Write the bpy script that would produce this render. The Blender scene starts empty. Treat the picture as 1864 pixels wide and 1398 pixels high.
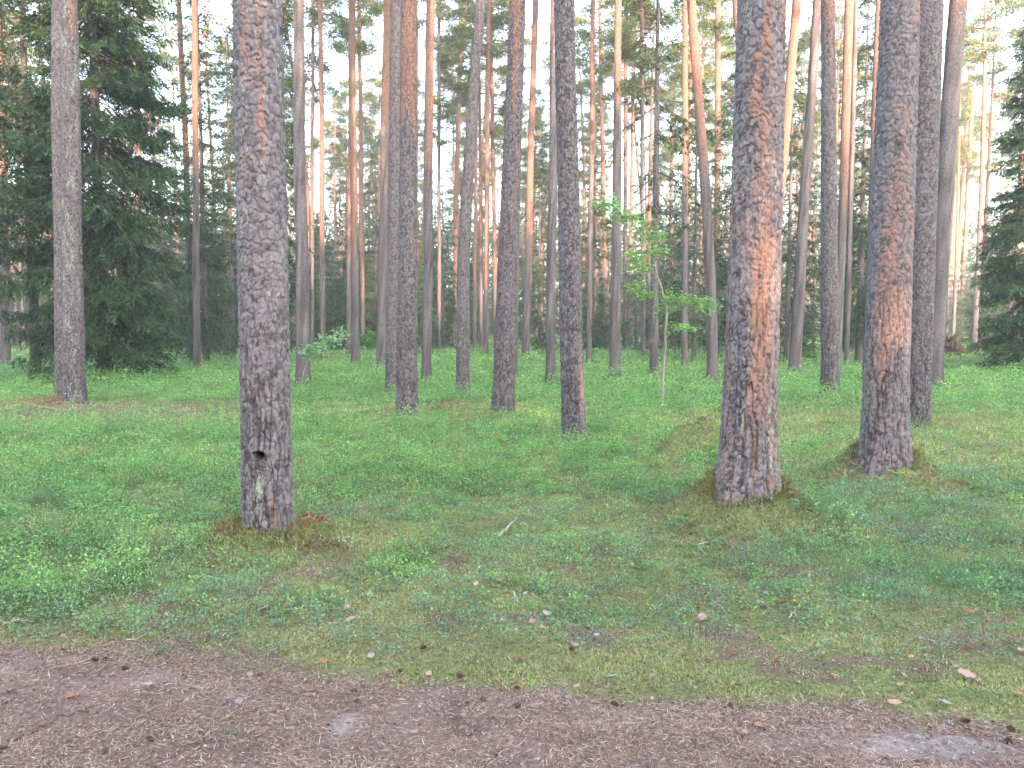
import bpy, math
import numpy as np
from mathutils import Vector
R = math.radians
rng = np.random.default_rng(7)
S = bpy.context.scene
COL = S.collection

# ------------------------------------------------------------------ camera, sky, sun, exposure
W0, H0, F0 = 1864.0, 1398.0, 1551.0          # picture measures used to lay the place out
CAMH, HORIZON = 1.6, 590.0
PITCH = math.atan((H0/2-HORIZON)/F0)          # a few degrees down
cam = bpy.data.cameras.new('camera'); cam.sensor_width = 36; cam.lens = 36*F0/W0
cam.clip_end = 2000; cam.clip_start = 0.05
co = bpy.data.objects.new('camera', cam); COL.objects.link(co)
co.location = (0, 0, CAMH); co.rotation_euler = (R(90)-PITCH, 0, 0)
S.camera = co
SUN_EL, SUN_AZ = R(13.0), R(165.0)            # azimuth clockwise from +Y (behind the camera, a bit right)
SUNV = np.array([math.sin(SUN_AZ)*math.cos(SUN_EL), math.cos(SUN_AZ)*math.cos(SUN_EL), math.sin(SUN_EL)])
w = bpy.data.worlds.new('World'); S.world = w; w.use_nodes = True
nt = w.node_tree; nt.nodes.clear()
sky = nt.nodes.new('ShaderNodeTexSky'); sky.sky_type = 'NISHITA'; sky.sun_disc = False
sky.sun_elevation = SUN_EL; sky.sun_rotation = SUN_AZ; sky.dust_density = 2.5; sky.ozone_density = 1.0
hs = nt.nodes.new('ShaderNodeHueSaturation'); hs.inputs['Saturation'].default_value = 0.80
bg = nt.nodes.new('ShaderNodeBackground'); bg.inputs['Strength'].default_value = 0.15
wo = nt.nodes.new('ShaderNodeOutputWorld')
nt.links.new(sky.outputs[0], hs.inputs['Color']); nt.links.new(hs.outputs[0], bg.inputs['Color']); nt.links.new(bg.outputs[0], wo.inputs[0])
sl = bpy.data.lights.new('sun', 'SUN'); sl.energy = 2.0; sl.angle = R(0.5); sl.color = (1.0, 0.62, 0.42)
so = bpy.data.objects.new('sun', sl); COL.objects.link(so)
so.rotation_euler = Vector(SUNV).to_track_quat('Z', 'Y').to_euler(); so.location = (0, 0, 40)
S.view_settings.view_transform = 'Standard'; S.view_settings.look = 'None'; S.view_settings.gamma = 1
S.view_settings.exposure = 3.42
HAZE = .0017
S.cycles.max_bounces = 8; S.cycles.volume_bounces = 0; S.cycles.diffuse_bounces = 4; S.cycles.transmission_bounces = 4

# ------------------------------------------------------------------ measures
cp, sp = math.cos(PITCH), math.sin(PITCH)
def ray(px, py):
    a = (px-W0/2)/F0; b = (H0/2-py)/F0
    return np.array([a, cp+b*sp, -sp+b*cp])
def at(px, py, z=0.0):
    d = ray(px, py); t = (z-CAMH)/d[2]
    return np.array([d[0]*t, d[1]*t, z])
def atdepth(px, py, Y):
    d = ray(px, py); t = Y/d[1]
    return np.array([d[0]*t, Y, CAMH+d[2]*t])
def proj(x, y, z=0.0):
    zz = z-CAMH
    dep = y*cp-zz*sp; up = y*sp+zz*cp
    dep = np.where(dep < .2, .2, dep)
    return W0/2+F0*x/dep, H0/2-F0*up/dep

# ------------------------------------------------------------------ noise
def _h(ix, iy, iz, seed):
    with np.errstate(over='ignore'):
        n = (ix.astype(np.int64)*374761393 + iy.astype(np.int64)*668265263 + iz.astype(np.int64)*2147483647 + int(seed)*1274126177) & 0xffffffff
        n = ((n ^ (n >> 13))*1274126177) & 0xffffffff
        n = ((n ^ (n >> 15))*2246822519) & 0xffffffff
        n = n ^ (n >> 16)
    return (n & 0xffffff)/float(0xffffff)
def vn(x, y, z=None, seed=0):
    x = np.asarray(x, float); y = np.asarray(y, float); z = np.zeros_like(x) if z is None else np.asarray(z, float)
    ix, iy, iz = np.floor(x), np.floor(y), np.floor(z)
    fx, fy, fz = x-ix, y-iy, z-iz
    fx = fx*fx*(3-2*fx); fy = fy*fy*(3-2*fy); fz = fz*fz*(3-2*fz)
    r = 0
    for a in (0, 1):
        for b in (0, 1):
            for c in (0, 1):
                r = r + _h(ix+a, iy+b, iz+c, seed)*(fx if a else 1-fx)*(fy if b else 1-fy)*(fz if c else 1-fz)
    return r
def fbm(x, y, z=None, o=4, seed=0):
    s = 0; a = 1; t = 0
    x = np.asarray(x, float); y = np.asarray(y, float)
    for i in range(o):
        k = 2.03**i
        s = s+a*vn(x*k, y*k, None if z is None else z*k, seed+i*17); t += a; a *= .5
    return s/t
def ss(x, a=0.0, b=1.0):
    t = np.clip((x-a)/(b-a), 0, 1); return t*t*(3-2*t)
def voro(u, v, nu, seed):
    """cells of size 1, periodic in u after nu cells: F1, F2, cell random, offset to the seed"""
    iu, iv = np.floor(u), np.floor(v)
    f1 = np.full(u.shape, 9.0); f2 = np.full(u.shape, 9.0); cid = np.zeros(u.shape); du = np.zeros(u.shape); dv = np.zeros(u.shape)
    for a in (-1, 0, 1):
        for b in (-1, 0, 1):
            cu = np.mod(iu+a, nu); cv = iv+b; zz = np.zeros_like(cu)
            jx = iu+a+.12+.76*_h(cu, cv, zz, seed); jy = cv+.12+.76*_h(cu, cv, zz, seed+5)
            d = np.sqrt((u-jx)**2+(v-jy)**2); c = _h(cu, cv, zz, seed+9)
            m = d < f1
            f2 = np.where(m, f1, np.minimum(f2, d)); cid = np.where(m, c, cid)
            du = np.where(m, u-jx, du); dv = np.where(m, v-jy, dv); f1 = np.where(m, d, f1)
    return f1, f2, cid, du, dv

# ------------------------------------------------------------------ mesh + object helpers
def new_mesh(name, V, Fc, mats, attrs=None, smooth=False, mi=None):
    """V (n,3); Fc (m,4) or (m,3)"""
    V = np.asarray(V, np.float32); Fc = np.asarray(Fc, np.int32)
    me = bpy.data.meshes.new(name)
    k = Fc.shape[1]; m = len(Fc)
    me.vertices.add(len(V)); me.vertices.foreach_set('co', V.ravel())
    me.loops.add(m*k); me.loops.foreach_set('vertex_index', Fc.ravel())
    me.polygons.add(m)
    me.polygons.foreach_set('loop_start', np.arange(0, m*k, k, dtype=np.int32))
    me.polygons.foreach_set('loop_total', np.full(m, k, np.int32))
    if smooth is True: me.polygons.foreach_set('use_smooth', np.ones(m, bool))
    elif smooth is not False: me.polygons.foreach_set('use_smooth', smooth)
    for mt in (mats if isinstance(mats, (list, tuple)) else [mats]): me.materials.append(mt)
    if mi is not None: me.polygons.foreach_set('material_index', np.asarray(mi, np.int32))
    for an, av in (attrs or {}).items():
        av = np.asarray(av, np.float32)
        if av.ndim == 2:
            a = me.attributes.new(an, 'FLOAT_COLOR', 'POINT')
            if av.shape[1] == 3: av = np.concatenate([av, np.ones((len(av), 1), np.float32)], 1)
            a.data.foreach_set('color', av.ravel())
        else:
            a = me.attributes.new(an, 'FLOAT', 'POINT'); a.data.foreach_set('value', av)
    me.update(calc_edges=True)
    return me
def obj(name, me, parent=None, loc=(0, 0, 0), **props):
    o = bpy.data.objects.new(name, me); COL.objects.link(o); o.location = loc
    if parent is not None: o.parent = parent
    for k, v in props.items(): o[k] = v
    return o
def thing(name, label, cat, loc, group=None, rz=0.0):
    o = bpy.data.objects.new(name, None); COL.objects.link(o)
    o.location = [float(c) for c in loc]; o.rotation_euler = (0, 0, rz); o.empty_display_size = .3
    o['label'] = label; o['category'] = cat
    if group: o['group'] = group
    return o
def tag(o, label, cat, group=None):
    o['label'] = label; o['category'] = cat
    if group: o['group'] = group
    return o

def nrm(a): return a/np.maximum(np.linalg.norm(a, axis=-1, keepdims=True), 1e-9)
def leaves(P, D, L, Wd, N=None, fold=0.0):
    """diamond leaf faces: P base (n,3), D direction, L length, Wd width -> V(4n,3)"""
    n = len(P); D = nrm(D)
    N = rng.normal(size=(n, 3)) if N is None else N
    side = nrm(np.cross(D, N)); up = nrm(np.cross(side, D))
    L = np.broadcast_to(L, (n,))[:, None]; Wd = np.broadcast_to(Wd, (n,))[:, None]
    mid = P+D*L*.45
    V = np.stack([P, mid+side*Wd*.5+up*Wd*fold, P+D*L, mid-side*Wd*.5+up*Wd*fold], 1)
    return V.reshape(-1, 3)
def qf(n, start=0): return (np.arange(n*4).reshape(n, 4)+start)
def rep4(c): return np.repeat(c, 4, axis=0)

def tube(path, rad, k=6, cap=True):
    """path (n,3) rad (n,) -> V, F (quads)"""
    path = np.asarray(path, float); rad = np.asarray(rad, float); n = len(path)
    T = nrm(np.gradient(path, axis=0))
    ref = np.array([0, 0, 1.0]) if abs(T[0][2]) < .9 else np.array([1.0, 0, 0])
    A = nrm(np.cross(T, ref)); B = np.cross(T, A)
    th = np.arange(k)*2*np.pi/k
    V = path[:, None]+rad[:, None, None]*(A[:, None]*np.cos(th)[None, :, None]+B[:, None]*np.sin(th)[None, :, None])
    V = V.reshape(-1, 3); i = np.arange(n-1)[:, None]*k; j = np.arange(k)[None]; jn = (j+1) % k
    F = np.stack([i+j, i+jn, i+k+jn, i+k+j], -1).reshape(-1, 4)
    return V, F
class Acc:
    def __init__(s): s.V = []; s.F = []; s.C = []; s.M = []; s.n = 0
    def add(s, V, F, c, m=0):
        s.V.append(V); s.F.append(F+s.n); s.n += len(V)
        c = np.asarray(c, float); s.C.append(np.broadcast_to(c, (len(V), 3)) if c.ndim == 1 else c); s.M.append(np.full(len(F), m))
    def addl(s, V, c, m=0): s.add(V, qf(len(V)//4), rep4(c) if np.ndim(c) == 2 and len(c)*4 == len(V) else c, m)
    def mesh(s, name, mats, smooth=False):
        return new_mesh(name, np.concatenate(s.V), np.concatenate(s.F), mats, {'col': np.concatenate(s.C)}, smooth, np.concatenate(s.M))

# ------------------------------------------------------------------ materials
def mat(name):
    m = bpy.data.materials.new(name); m.use_nodes = True; t = m.node_tree; t.nodes.clear()
    return m, t
def nd(t, typ, **kw):
    n = t.nodes.new(typ)
    for k, v in kw.items():
        if k.startswith('i_'): n.inputs[k[2:].replace('_', ' ')].default_value = v
        else: setattr(n, k, v)
    return n
def mixc(t, fac, a, b, bt='MIX'):
    m = t.nodes.new('ShaderNodeMix'); m.data_type = 'RGBA'; m.blend_type = bt
    for s, v in ((m.inputs[0], fac), (m.inputs[6], a), (m.inputs[7], b)):
        if hasattr(v, 'links') or hasattr(v, 'is_linked'): t.links.new(v, s)
        elif isinstance(v, (int, float)): s.default_value = v
        else: s.default_value = (*v, 1)
    return m.outputs[2]
def mth(t, op, a, b=0.0, c=None, clamp=False):
    m = t.nodes.new('ShaderNodeMath'); m.operation = op; m.use_clamp = clamp
    for s, v in zip(m.inputs, (a, b, c)):
        if v is None: continue
        if hasattr(v, 'is_linked'): t.links.new(v, s)
        else: s.default_value = v
    return m.outputs[0]
def noise(t, vec, scale, detail=4, rough=.55):
    n = nd(t, 'ShaderNodeTexNoise'); n.inputs['Scale'].default_value = scale; n.inputs['Detail'].default_value = detail; n.inputs['Roughness'].default_value = rough
    if vec is not None: t.links.new(vec, n.inputs['Vector'])
    return n.outputs['Fac']
def rampf(t, v, a, b):
    m = nd(t, 'ShaderNodeMapRange'); m.interpolation_type = 'SMOOTHSTEP'
    t.links.new(v, m.inputs[0]); m.inputs[1].default_value = a; m.inputs[2].default_value = b
    return m.outputs[0]

def leaf_mat(name, trans=.35, rough=.55, tint=(1, 1, 1), spec=.3):
    m, t = mat(name)
    a = nd(t, 'ShaderNodeAttribute', attribute_name='col')
    g = nd(t, 'ShaderNodeNewGeometry')
    n = noise(t, g.outputs['Position'], 1.3, 3)
    c = mixc(t, 1.0, a.outputs['Color'], tint, 'MULTIPLY')
    v = mth(t, 'MULTIPLY_ADD', n, .7, .65)
    hsn = nd(t, 'ShaderNodeHueSaturation'); t.links.new(c, hsn.inputs['Color']); t.links.new(v, hsn.inputs['Value'])
    p = nd(t, 'ShaderNodeBsdfPrincipled'); p.inputs['Roughness'].default_value = rough; p.inputs['Specular IOR Level'].default_value = spec
    t.links.new(hsn.outputs[0], p.inputs['Base Color'])
    tr = nd(t, 'ShaderNodeBsdfTranslucent'); t.links.new(hsn.outputs[0], tr.inputs['Color'])
    mx = nd(t, 'ShaderNodeMixShader'); mx.inputs[0].default_value = trans
    t.links.new(p.outputs[0], mx.inputs[1]); t.links.new(tr.outputs[0], mx.inputs[2])
    o = nd(t, 'ShaderNodeOutputMaterial'); t.links.new(mx.outputs[0], o.inputs[0])
    return m
M_needle = leaf_mat('needles', .30, .6)
M_leaf = leaf_mat('green_leaf', .45, .45)
M_shrub = leaf_mat('shrub_leaf', .35, .4, spec=.4)
M_moss = leaf_mat('moss', .25, .9, spec=.1)
M_litter = leaf_mat('litter', .1, .85, spec=.15)

def wood_mat():
    m, t = mat('branch_wood')
    a = nd(t, 'ShaderNodeAttribute', attribute_name='col')
    g = nd(t, 'ShaderNodeNewGeometry'); n = noise(t, g.outputs['Position'], 30, 4)
    c = mixc(t, 1.0, a.outputs['Color'], (1, 1, 1), 'MULTIPLY')
    hsn = nd(t, 'ShaderNodeHueSaturation'); t.links.new(c, hsn.inputs['Color']); t.links.new(mth(t, 'MULTIPLY_ADD', n, 1.0, .5), hsn.inputs['Value'])
    p = nd(t, 'ShaderNodeBsdfPrincipled'); p.inputs['Roughness'].default_value = .9; p.inputs['Specular IOR Level'].default_value = .15
    t.links.new(hsn.outputs[0], p.inputs['Base Color'])
    b = nd(t, 'ShaderNodeBump'); b.inputs['Strength'].default_value = .6; b.inputs['Distance'].default_value = .01
    t.links.new(n, b.inputs['Height']); t.links.new(b.outputs[0], p.inputs['Normal'])
    o = nd(t, 'ShaderNodeOutputMaterial'); t.links.new(p.outputs[0], o.inputs[0])
    return m
M_wood = wood_mat()

def bark_mat(name, detail):
    """attributes: tone (plate random), crack, red, lichen"""
    m, t = mat(name)
    at_ = lambda n: nd(t, 'ShaderNodeAttribute', attribute_name=n).outputs['Fac']
    tone, crack, red, lich = at_('tone'), at_('crack'), at_('red'), at_('lichen')
    tc = nd(t, 'ShaderNodeTexCoord')
    mp = nd(t, 'ShaderNodeMapping'); mp.inputs['Scale'].default_value = (1, 1, .45); t.links.new(tc.outputs['Object'], mp.inputs['Vector'])
    oi = nd(t, 'ShaderNodeObjectInfo')
    off = nd(t, 'ShaderNodeVectorMath', operation='ADD'); t.links.new(mp.outputs[0], off.inputs[0])
    cmb = nd(t, 'ShaderNodeCombineXYZ'); t.links.new(mth(t, 'MULTIPLY', oi.outputs['Random'], 37.0), cmb.inputs[2]); t.links.new(cmb.outputs[0], off.inputs[1])
    P = off.outputs[0]
    n1 = noise(t, P, 9, 5, .6); n2 = noise(t, P, 45, 5, .65); n3 = noise(t, P, 160, 3, .6)
    v = nd(t, 'ShaderNodeTexVoronoi', feature='DISTANCE_TO_EDGE'); v.inputs['Scale'].default_value = 26
    # warp
    wv = nd(t, 'ShaderNodeVectorMath', operation='MULTIPLY_ADD'); nz = nd(t, 'ShaderNodeTexNoise'); nz.inputs['Scale'].default_value = 14
    t.links.new(P, nz.inputs['Vector']); t.links.new(nz.outputs['Color'], wv.inputs[0]); wv.inputs[1].default_value = (.05, .05, .05); t.links.new(P, wv.inputs[2])
    t.links.new(wv.outputs[0], v.inputs['Vector'])
    vedge = rampf(t, v.outputs['Distance'], .0, .14)
    tn = mth(t, 'ADD', mth(t, 'MULTIPLY', tone, .75), mth(t, 'MULTIPLY', n2, .40))
    c = mixc(t, rampf(t, tn, .12, .85), (.052, .043, .047), (.232, .210, .226))
    rn = mth(t, 'ADD', mth(t, 'ADD', red, mth(t, 'MULTIPLY_ADD', n1, .9, -.45)), mth(t, 'MULTIPLY_ADD', tone, .7, -.35))
    rc = mixc(t, n2, (.23, .118, .088), (.47, .275, .205))
    c = mixc(t, mth(t, 'MULTIPLY', rampf(t, rn, .22, .95), .85), c, rc); c = mixc(t, mth(t, 'MULTIPLY', rampf(t, n2, .50, .64), .45), c, (.115, .092, .090))
    ln = mth(t, 'ADD', lich, mth(t, 'MULTIPLY_ADD', n2, 2.4, -1.2))
    c = mixc(t, mth(t, 'MULTIPLY', rampf(t, ln, .45, .75), .8), c, (.34, .37, .31))
    if not detail:
        c = mixc(t, mth(t, 'MULTIPLY', mth(t, 'SUBTRACT', 1.0, vedge), .55), c, (.055, .042, .04))
    c = mixc(t, mth(t, 'MULTIPLY', crack, .85), c, (.050, .038, .035))
    hsn = nd(t, 'ShaderNodeHueSaturation'); t.links.new(c, hsn.inputs['Color']); t.links.new(mth(t, 'MULTIPLY_ADD', n3, .8, .6), hsn.inputs['Value'])
    p = nd(t, 'ShaderNodeBsdfPrincipled'); p.inputs['Roughness'].default_value = .88; p.inputs['Specular IOR Level'].default_value = .2
    t.links.new(hsn.outputs[0], p.inputs['Base Color'])
    h = mth(t, 'ADD', mth(t, 'MULTIPLY', n2, .6), mth(t, 'MULTIPLY', n3, .3))
    if not detail: h = mth(t, 'ADD', h, vedge)
    b = nd(t, 'ShaderNodeBump'); b.inputs['Strength'].default_value = .9; b.inputs['Distance'].default_value = .006 if detail else .012
    t.links.new(h, b.inputs['Height']); t.links.new(b.outputs[0], p.inputs['Normal'])
    o = nd(t, 'ShaderNodeOutputMaterial'); t.links.new(p.outputs[0], o.inputs[0])
    return m
M_bark = bark_mat('pine_bark', True)
M_bark_far = bark_mat('pine_bark_plain', False)

def ground_mat():
    m, t = mat('forest_floor')
    g = nd(t, 'ShaderNodeNewGeometry'); P = g.outputs['Position']
    moss = nd(t, 'ShaderNodeAttribute', attribute_name='moss').outputs['Fac']
    green = nd(t, 'ShaderNodeAttribute', attribute_name='green').outputs['Fac']
    n1 = noise(t, P, 2.2, 5); n2 = noise(t, P, 28, 5, .65); n3 = noise(t, P, 140, 4, .7); n4 = noise(t, P, 7, 4)
    lit = mixc(t, rampf(t, n3, .36, .64), (.075, .055, .040), (.36, .265, .20)); lit = mixc(t, mth(t, 'MULTIPLY', rampf(t, n2, .48, .6), .5), lit, (.13, .15, .055))
    ms = mixc(t, rampf(t, n2, .3, .7), (.14, .165, .06), (.31, .32, .13))
    gr = mixc(t, rampf(t, n2, .3, .7), (.065, .115, .040), (.15, .235, .085))
    c = mixc(t, rampf(t, mth(t, 'ADD', moss, mth(t, 'MULTIPLY_ADD', n4, 1.2, -.6)), .3, .8), lit, ms)
    c = mixc(t, rampf(t, mth(t, 'ADD', green, mth(t, 'MULTIPLY_ADD', n4, 1.0, -.5)), .3, .8), c, gr)
    hsn = nd(t, 'ShaderNodeHueSaturation'); t.links.new(c, hsn.inputs['Color']); t.links.new(mth(t, 'MULTIPLY_ADD', n1, .8, .6), hsn.inputs['Value'])
    p = nd(t, 'ShaderNodeBsdfPrincipled'); p.inputs['Roughness'].default_value = .95; p.inputs['Specular IOR Level'].default_value = .1
    t.links.new(hsn.outputs[0], p.inputs['Base Color'])
    b = nd(t, 'ShaderNodeBump'); b.inputs['Strength'].default_value = 1; b.inputs['Distance'].default_value = .02
    t.links.new(mth(t, 'ADD', n2, mth(t, 'MULTIPLY', n3, .4)), b.inputs['Height']); t.links.new(b.outputs[0], p.inputs['Normal'])
    o = nd(t, 'ShaderNodeOutputMaterial'); t.links.new(p.outputs[0], o.inputs[0])
    return m
def path_mat():
    m, t = mat('dirt_path')
    g = nd(t, 'ShaderNodeNewGeometry'); P = g.outputs['Position']
    sand = nd(t, 'ShaderNodeAttribute', attribute_name='sand').outputs['Fac']
    n1 = noise(t, P, 3.0, 5); n2 = noise(t, P, 30, 5, .65); n3 = noise(t, P, 170, 5, .75)
    v = nd(t, 'ShaderNodeTexVoronoi'); v.inputs['Scale'].default_value = 70; t.links.new(P, v.inputs['Vector'])
    c = mixc(t, rampf(t, n3, .3, .72), (.098, .065, .054), (.31, .218, .182)); nb = noise(t, P, 1.7, 4, .6); c = mixc(t, mth(t, 'MULTIPLY', rampf(t, nb, .50, .66), .55), c, (.30, .235, .205)); c = mixc(t, mth(t, 'MULTIPLY', rampf(t, nb, .46, .34), .5), c, (.095, .066, .056))
    c = mixc(t, mth(t, 'MULTIPLY', rampf(t, n2, .45, .7), .5), c, (.25, .16, .13))
    pick = rampf(t, nd(t, 'ShaderNodeSeparateColor').outputs[0], 0, 1)
    sc = nd(t, 'ShaderNodeSeparateColor'); t.links.new(v.outputs['Color'], sc.inputs[0])
    chip = rampf(t, sc.outputs[0], .84, .90)
    c = mixc(t, mth(t, 'MULTIPLY', chip, .5), c, (.42, .27, .20))
    c = mixc(t, mth(t, 'MULTIPLY', rampf(t, mth(t, 'ADD', sand, mth(t, 'MULTIPLY_ADD', n2, 1.8, -.9)), .25, 1.0), .75), c, (.37, .325, .315))
    hsn = nd(t, 'ShaderNodeHueSaturation'); t.links.new(c, hsn.inputs['Color']); t.links.new(mth(t, 'MULTIPLY_ADD', n1, 1.3, .36), hsn.inputs['Value'])
    p = nd(t, 'ShaderNodeBsdfPrincipled'); p.inputs['Roughness'].default_value = .95; p.inputs['Specular IOR Level'].default_value = .12
    t.links.new(hsn.outputs[0], p.inputs['Base Color'])
    b = nd(t, 'ShaderNodeBump'); b.inputs['Strength'].default_value = 1; b.inputs['Distance'].default_value = .012
    t.links.new(mth(t, 'ADD', n2, mth(t, 'MULTIPLY', n3, .5)), b.inputs['Height']); t.links.new(b.outputs[0], p.inputs['Normal'])
    o = nd(t, 'ShaderNodeOutputMaterial'); t.links.new(p.outputs[0], o.inputs[0])
    return m

# ------------------------------------------------------------------ lie of the land
MOUNDS = []      # x, y, radius, height
def mound(px, py, z, rad, h=None):
    p = at(px, py, z); MOUNDS.append((p[0], p[1], rad, z if h is None else h)); return p
mound(488, 965, .08, .42); mound(1358, 895, .28, .48); mound(1607, 838, .26, .48); mound(741, 757, .14, .60)
for _m in ((1280, 912, .11, .20), (1335, 935, .10, .22), (1415, 940, .09, .20), (1545, 838, .17, .22), (1572, 865, .10, .20), (1662, 862, .12, .22), (1270, 800, .20, .30), (430, 990, .03, .2), (545, 990, .03, .2)): mound(*_m)
mound(915, 757, .08, .6); mound(1045, 802, .05, .45); mound(1511, 722, .13, .7); mound(552, 708, .05, .4)
mound(1672, 768, .06, .5); mound(1270, 800, .22, .38); mound(700, 748, .12, .7); mound(842, 720, .06, .5)
mound(137, 742, .06, .5); mound(1430, 770, .08, .6); mound(90, 745, .14, .9); mound(1560, 735, .08, 1.0)
mound(230, 690, .1, 1.5); mound(1000, 700, .06, .6); mound(1119, 688, .12, .8); mound(956, 655, .15, 1.2)
mound(1750, 655, .2, 2.0)
def ground(x, y, fine=True):
    x = np.asarray(x, float); y = np.asarray(y, float)
    far = ss(y, 4, 12)
    z = (fbm(x*.22, y*.22, o=3, seed=3)-.5)*.10*far+(fbm(x*.9, y*.9, o=3, seed=4)-.5)*.11*ss(y, 4.0, 6.5)+(fbm(x*2.4, y*2.4, o=2, seed=6)-.5)*.09*ss(y, 4.1, 5.5)
    if fine: z = z+(fbm(x*5, y*5, o=3, seed=5)-.5)*(.012+.042*ss(y, 4.0, 5.0))
    lump = .70+.6*fbm(x*4.2, y*4.2, o=3, seed=8)
    for mx, my, r, h in MOUNDS:
        d2 = ((x-mx)**2+(y-my)**2)/(r*r)
        z = z+lump*h*(.65*np.exp(-(d2*.95)**2)+.35*np.exp(-d2*.45))
    return z
E0, E1 = at(0, 1150), at(1864, 1300)
def path_edge(x):     # depth of the path's far edge
    t = (x-E0[0])/(E1[0]-E0[0]); return E0[1]+(E1[1]-E0[1])*t-.06*np.sin(t*math.pi)-.20+.07*np.clip(t, 0, 1)
def pathness(x, y):   # >0 on the path (metres inside it)
    return path_edge(x)-y+(fbm(x*1.6, y*1.6, o=2, seed=21)-.5)*.16+(fbm(x*7, y*7, o=4, seed=22)-.5)*.26-.02
def sst(v, a, b): return ss(v, a, b)
def cover(x, y):
    """(bilberry, lingonberry, bare/moss) 0..1 at a ground point"""
    px, py = proj(x, y)
    n = fbm(x*.9, y*.9, o=4, seed=31)-.5; n2 = fbm(x*.35, y*.35, o=3, seed=32)-.5
    lim = np.interp(px, [0, 250, 430, 560, 800, 1000, 1250, 1500, 1864], [1140, 1100, 960, 965, 985, 960, 900, 860, 840])
    bil = ss((lim-py)/70+n*3.2, 0, 1.2)
    strip = np.exp(-((py-752)/17)**2)*ss(480-px, 0, 60)+.8*np.exp(-((py-752)/18)**2)*ss(px, 540, 600)*ss(1010-px, 0, 80)+.7*np.exp(-((py-775)/22)**2)*ss(px, 1180, 1260)
    bil = bil*(1-np.clip(strip*1.3+n*.5*strip, 0, 1))
    far = ss(740-py, 0, 60)
    bil = np.maximum(bil*(1-far*.5*ss(-n2+n*.8, .0, .16)), (.12+.5*ss(fbm(x*2.8, y*2.8, o=2, seed=38), .52, .66))*ss(1175-py, 0, 60))
    ling = ss(px+n2*500, 1020, 1300)*ss(py, 790, 900)*(1-ss(py-np.interp(px, [1100, 1400, 1864], [1150, 1230, 1230]), 0, 60))*ss(n+n2*.6, -.12, .12)
    ling = np.maximum(ling, np.maximum(.6*ss(n, .0, .12), .50+.8*n)*ss(py, 820, 960)*(1-ss(py, 1170, 1250)))
    for mx, my, r, h in MOUNDS:
        k = np.exp(-(((x-mx)**2+(y-my)**2)/(r*r*1.1))**2)
        if my < 14: bil = bil*(1-(.80 if r < .49 else .55)*k); ling = ling*(1-(.78 if r < .49 else .5)*k)
    off = 1-ss(pathness(x, y), -.30, -.03); off2 = 1-ss(pathness(x, y), -.28, .10)
    cl = fbm(x*3.1, y*3.1, o=3, seed=33); cl = np.clip(.14+.86*ss(cl, .40, .56), 0, 1); ling = np.maximum(ling, .30*ss(fbm(x*5, y*5, o=2, seed=36), .5, .62)*ss(py, 900, 980)); cl = np.where(y > 16, .45+.55*cl, cl)
    return bil*off*cl, ling*off*(.15+.85*cl), off2

def axis(parts):
    a = []
    for lo, hi, st in parts: a += list(np.arange(lo, hi, st))
    a.append(parts[-1][1]); return np.array(a)
def grid_mesh(name, xs, ys, zf, m, attrs):
    X, Y = np.meshgrid(xs, ys); Z = zf(X, Y); nx, ny = len(xs), len(ys)
    V = np.stack([X, Y, Z], -1).reshape(-1, 3)
    i = np.arange(ny-1)[:, None]*nx+np.arange(nx-1)[None]
    F = np.stack([i, i+1, i+nx+1, i+nx], -1).reshape(-1, 4)
    return new_mesh(name, V, F, m, {k: f(X, Y).ravel() for k, f in attrs.items()}, True)
def _moss(X, Y):
    b, l, o = cover(X, Y)
    px, py = proj(X, Y)
    brown = np.exp(-((py-752)/20)**2)*ss(480-px, 0, 60)
    n = fbm(X*2.6, Y*2.6, o=5, seed=41)
    return np.clip(.9*o-brown*.7-.65*ss(n, .54, .68)*(1-.5*ss(Y, 8, 16)), 0, 1)
def _green(X, Y):
    b, l, o = cover(X, Y); return np.clip(b*.8+l*.3+.15*ss(Y, 10, 20), 0, 1)
xs = axis([(-160, -30, 5), (-30, -6, .5), (-6, 6, .035), (6, 30, .5), (30, 160.01, 5)])
ys = axis([(-40, 0, 4), (0, 2.4, .2), (2.4, 11, .035), (11, 30, .25), (30, 70, 1), (70, 320.01, 10)])
me = grid_mesh('ground', xs, ys, ground, ground_mat(), {'moss': _moss, 'green': _green})
obj('ground', me, kind='structure')
def _pz(X, Y):
    m = np.clip(pathness(X, Y), -.35, .36)
    rut = -.02*np.exp(-((Y-(path_edge(X)-1.15))/.3)**2)
    k = ss(pathness(X, Y), .0, .25); dent = ss(fbm(X*2.6, Y*4.0, o=2, seed=55), .52, .66)
    return ground(X, Y)+m*.09+.002-.018*dent*k+.014*k*(fbm(X*9, Y*9, o=2, seed=56)-.5)
def _sand(X, Y):
    px, py = proj(X, Y)
    n = fbm(X*4.5, Y*4.5, o=5, seed=51)-.5
    s = .9*np.exp(-((px-1700)/190)**2-((py-1365)/32)**2)+.85*np.exp(-((px-575-(1398-py)*.7)/34)**2-((py-1345)/62)**2)
    s = s+.55*np.exp(-((px-330)/50)**2-((py-1218)/8)**2)+.4*np.exp(-((px-980)/40)**2-((py-1305)/10)**2)+.45*np.exp(-((px-30)/40)**2-((py-1180)/8)**2)
    return np.clip(s*.85+n*1.5*(.25+s), 0, 1)
xs = axis([(-14, -3.2, .12), (-3.2, 3.2, .022), (3.2, 14.01, .12)])
ys = axis([(-1.2, 2.6, .12), (2.6, 5.2, .022)])
me = grid_mesh('path', xs, ys, _pz, path_mat(), {'sand': _sand})
obj('path', me, kind='structure')

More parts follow.
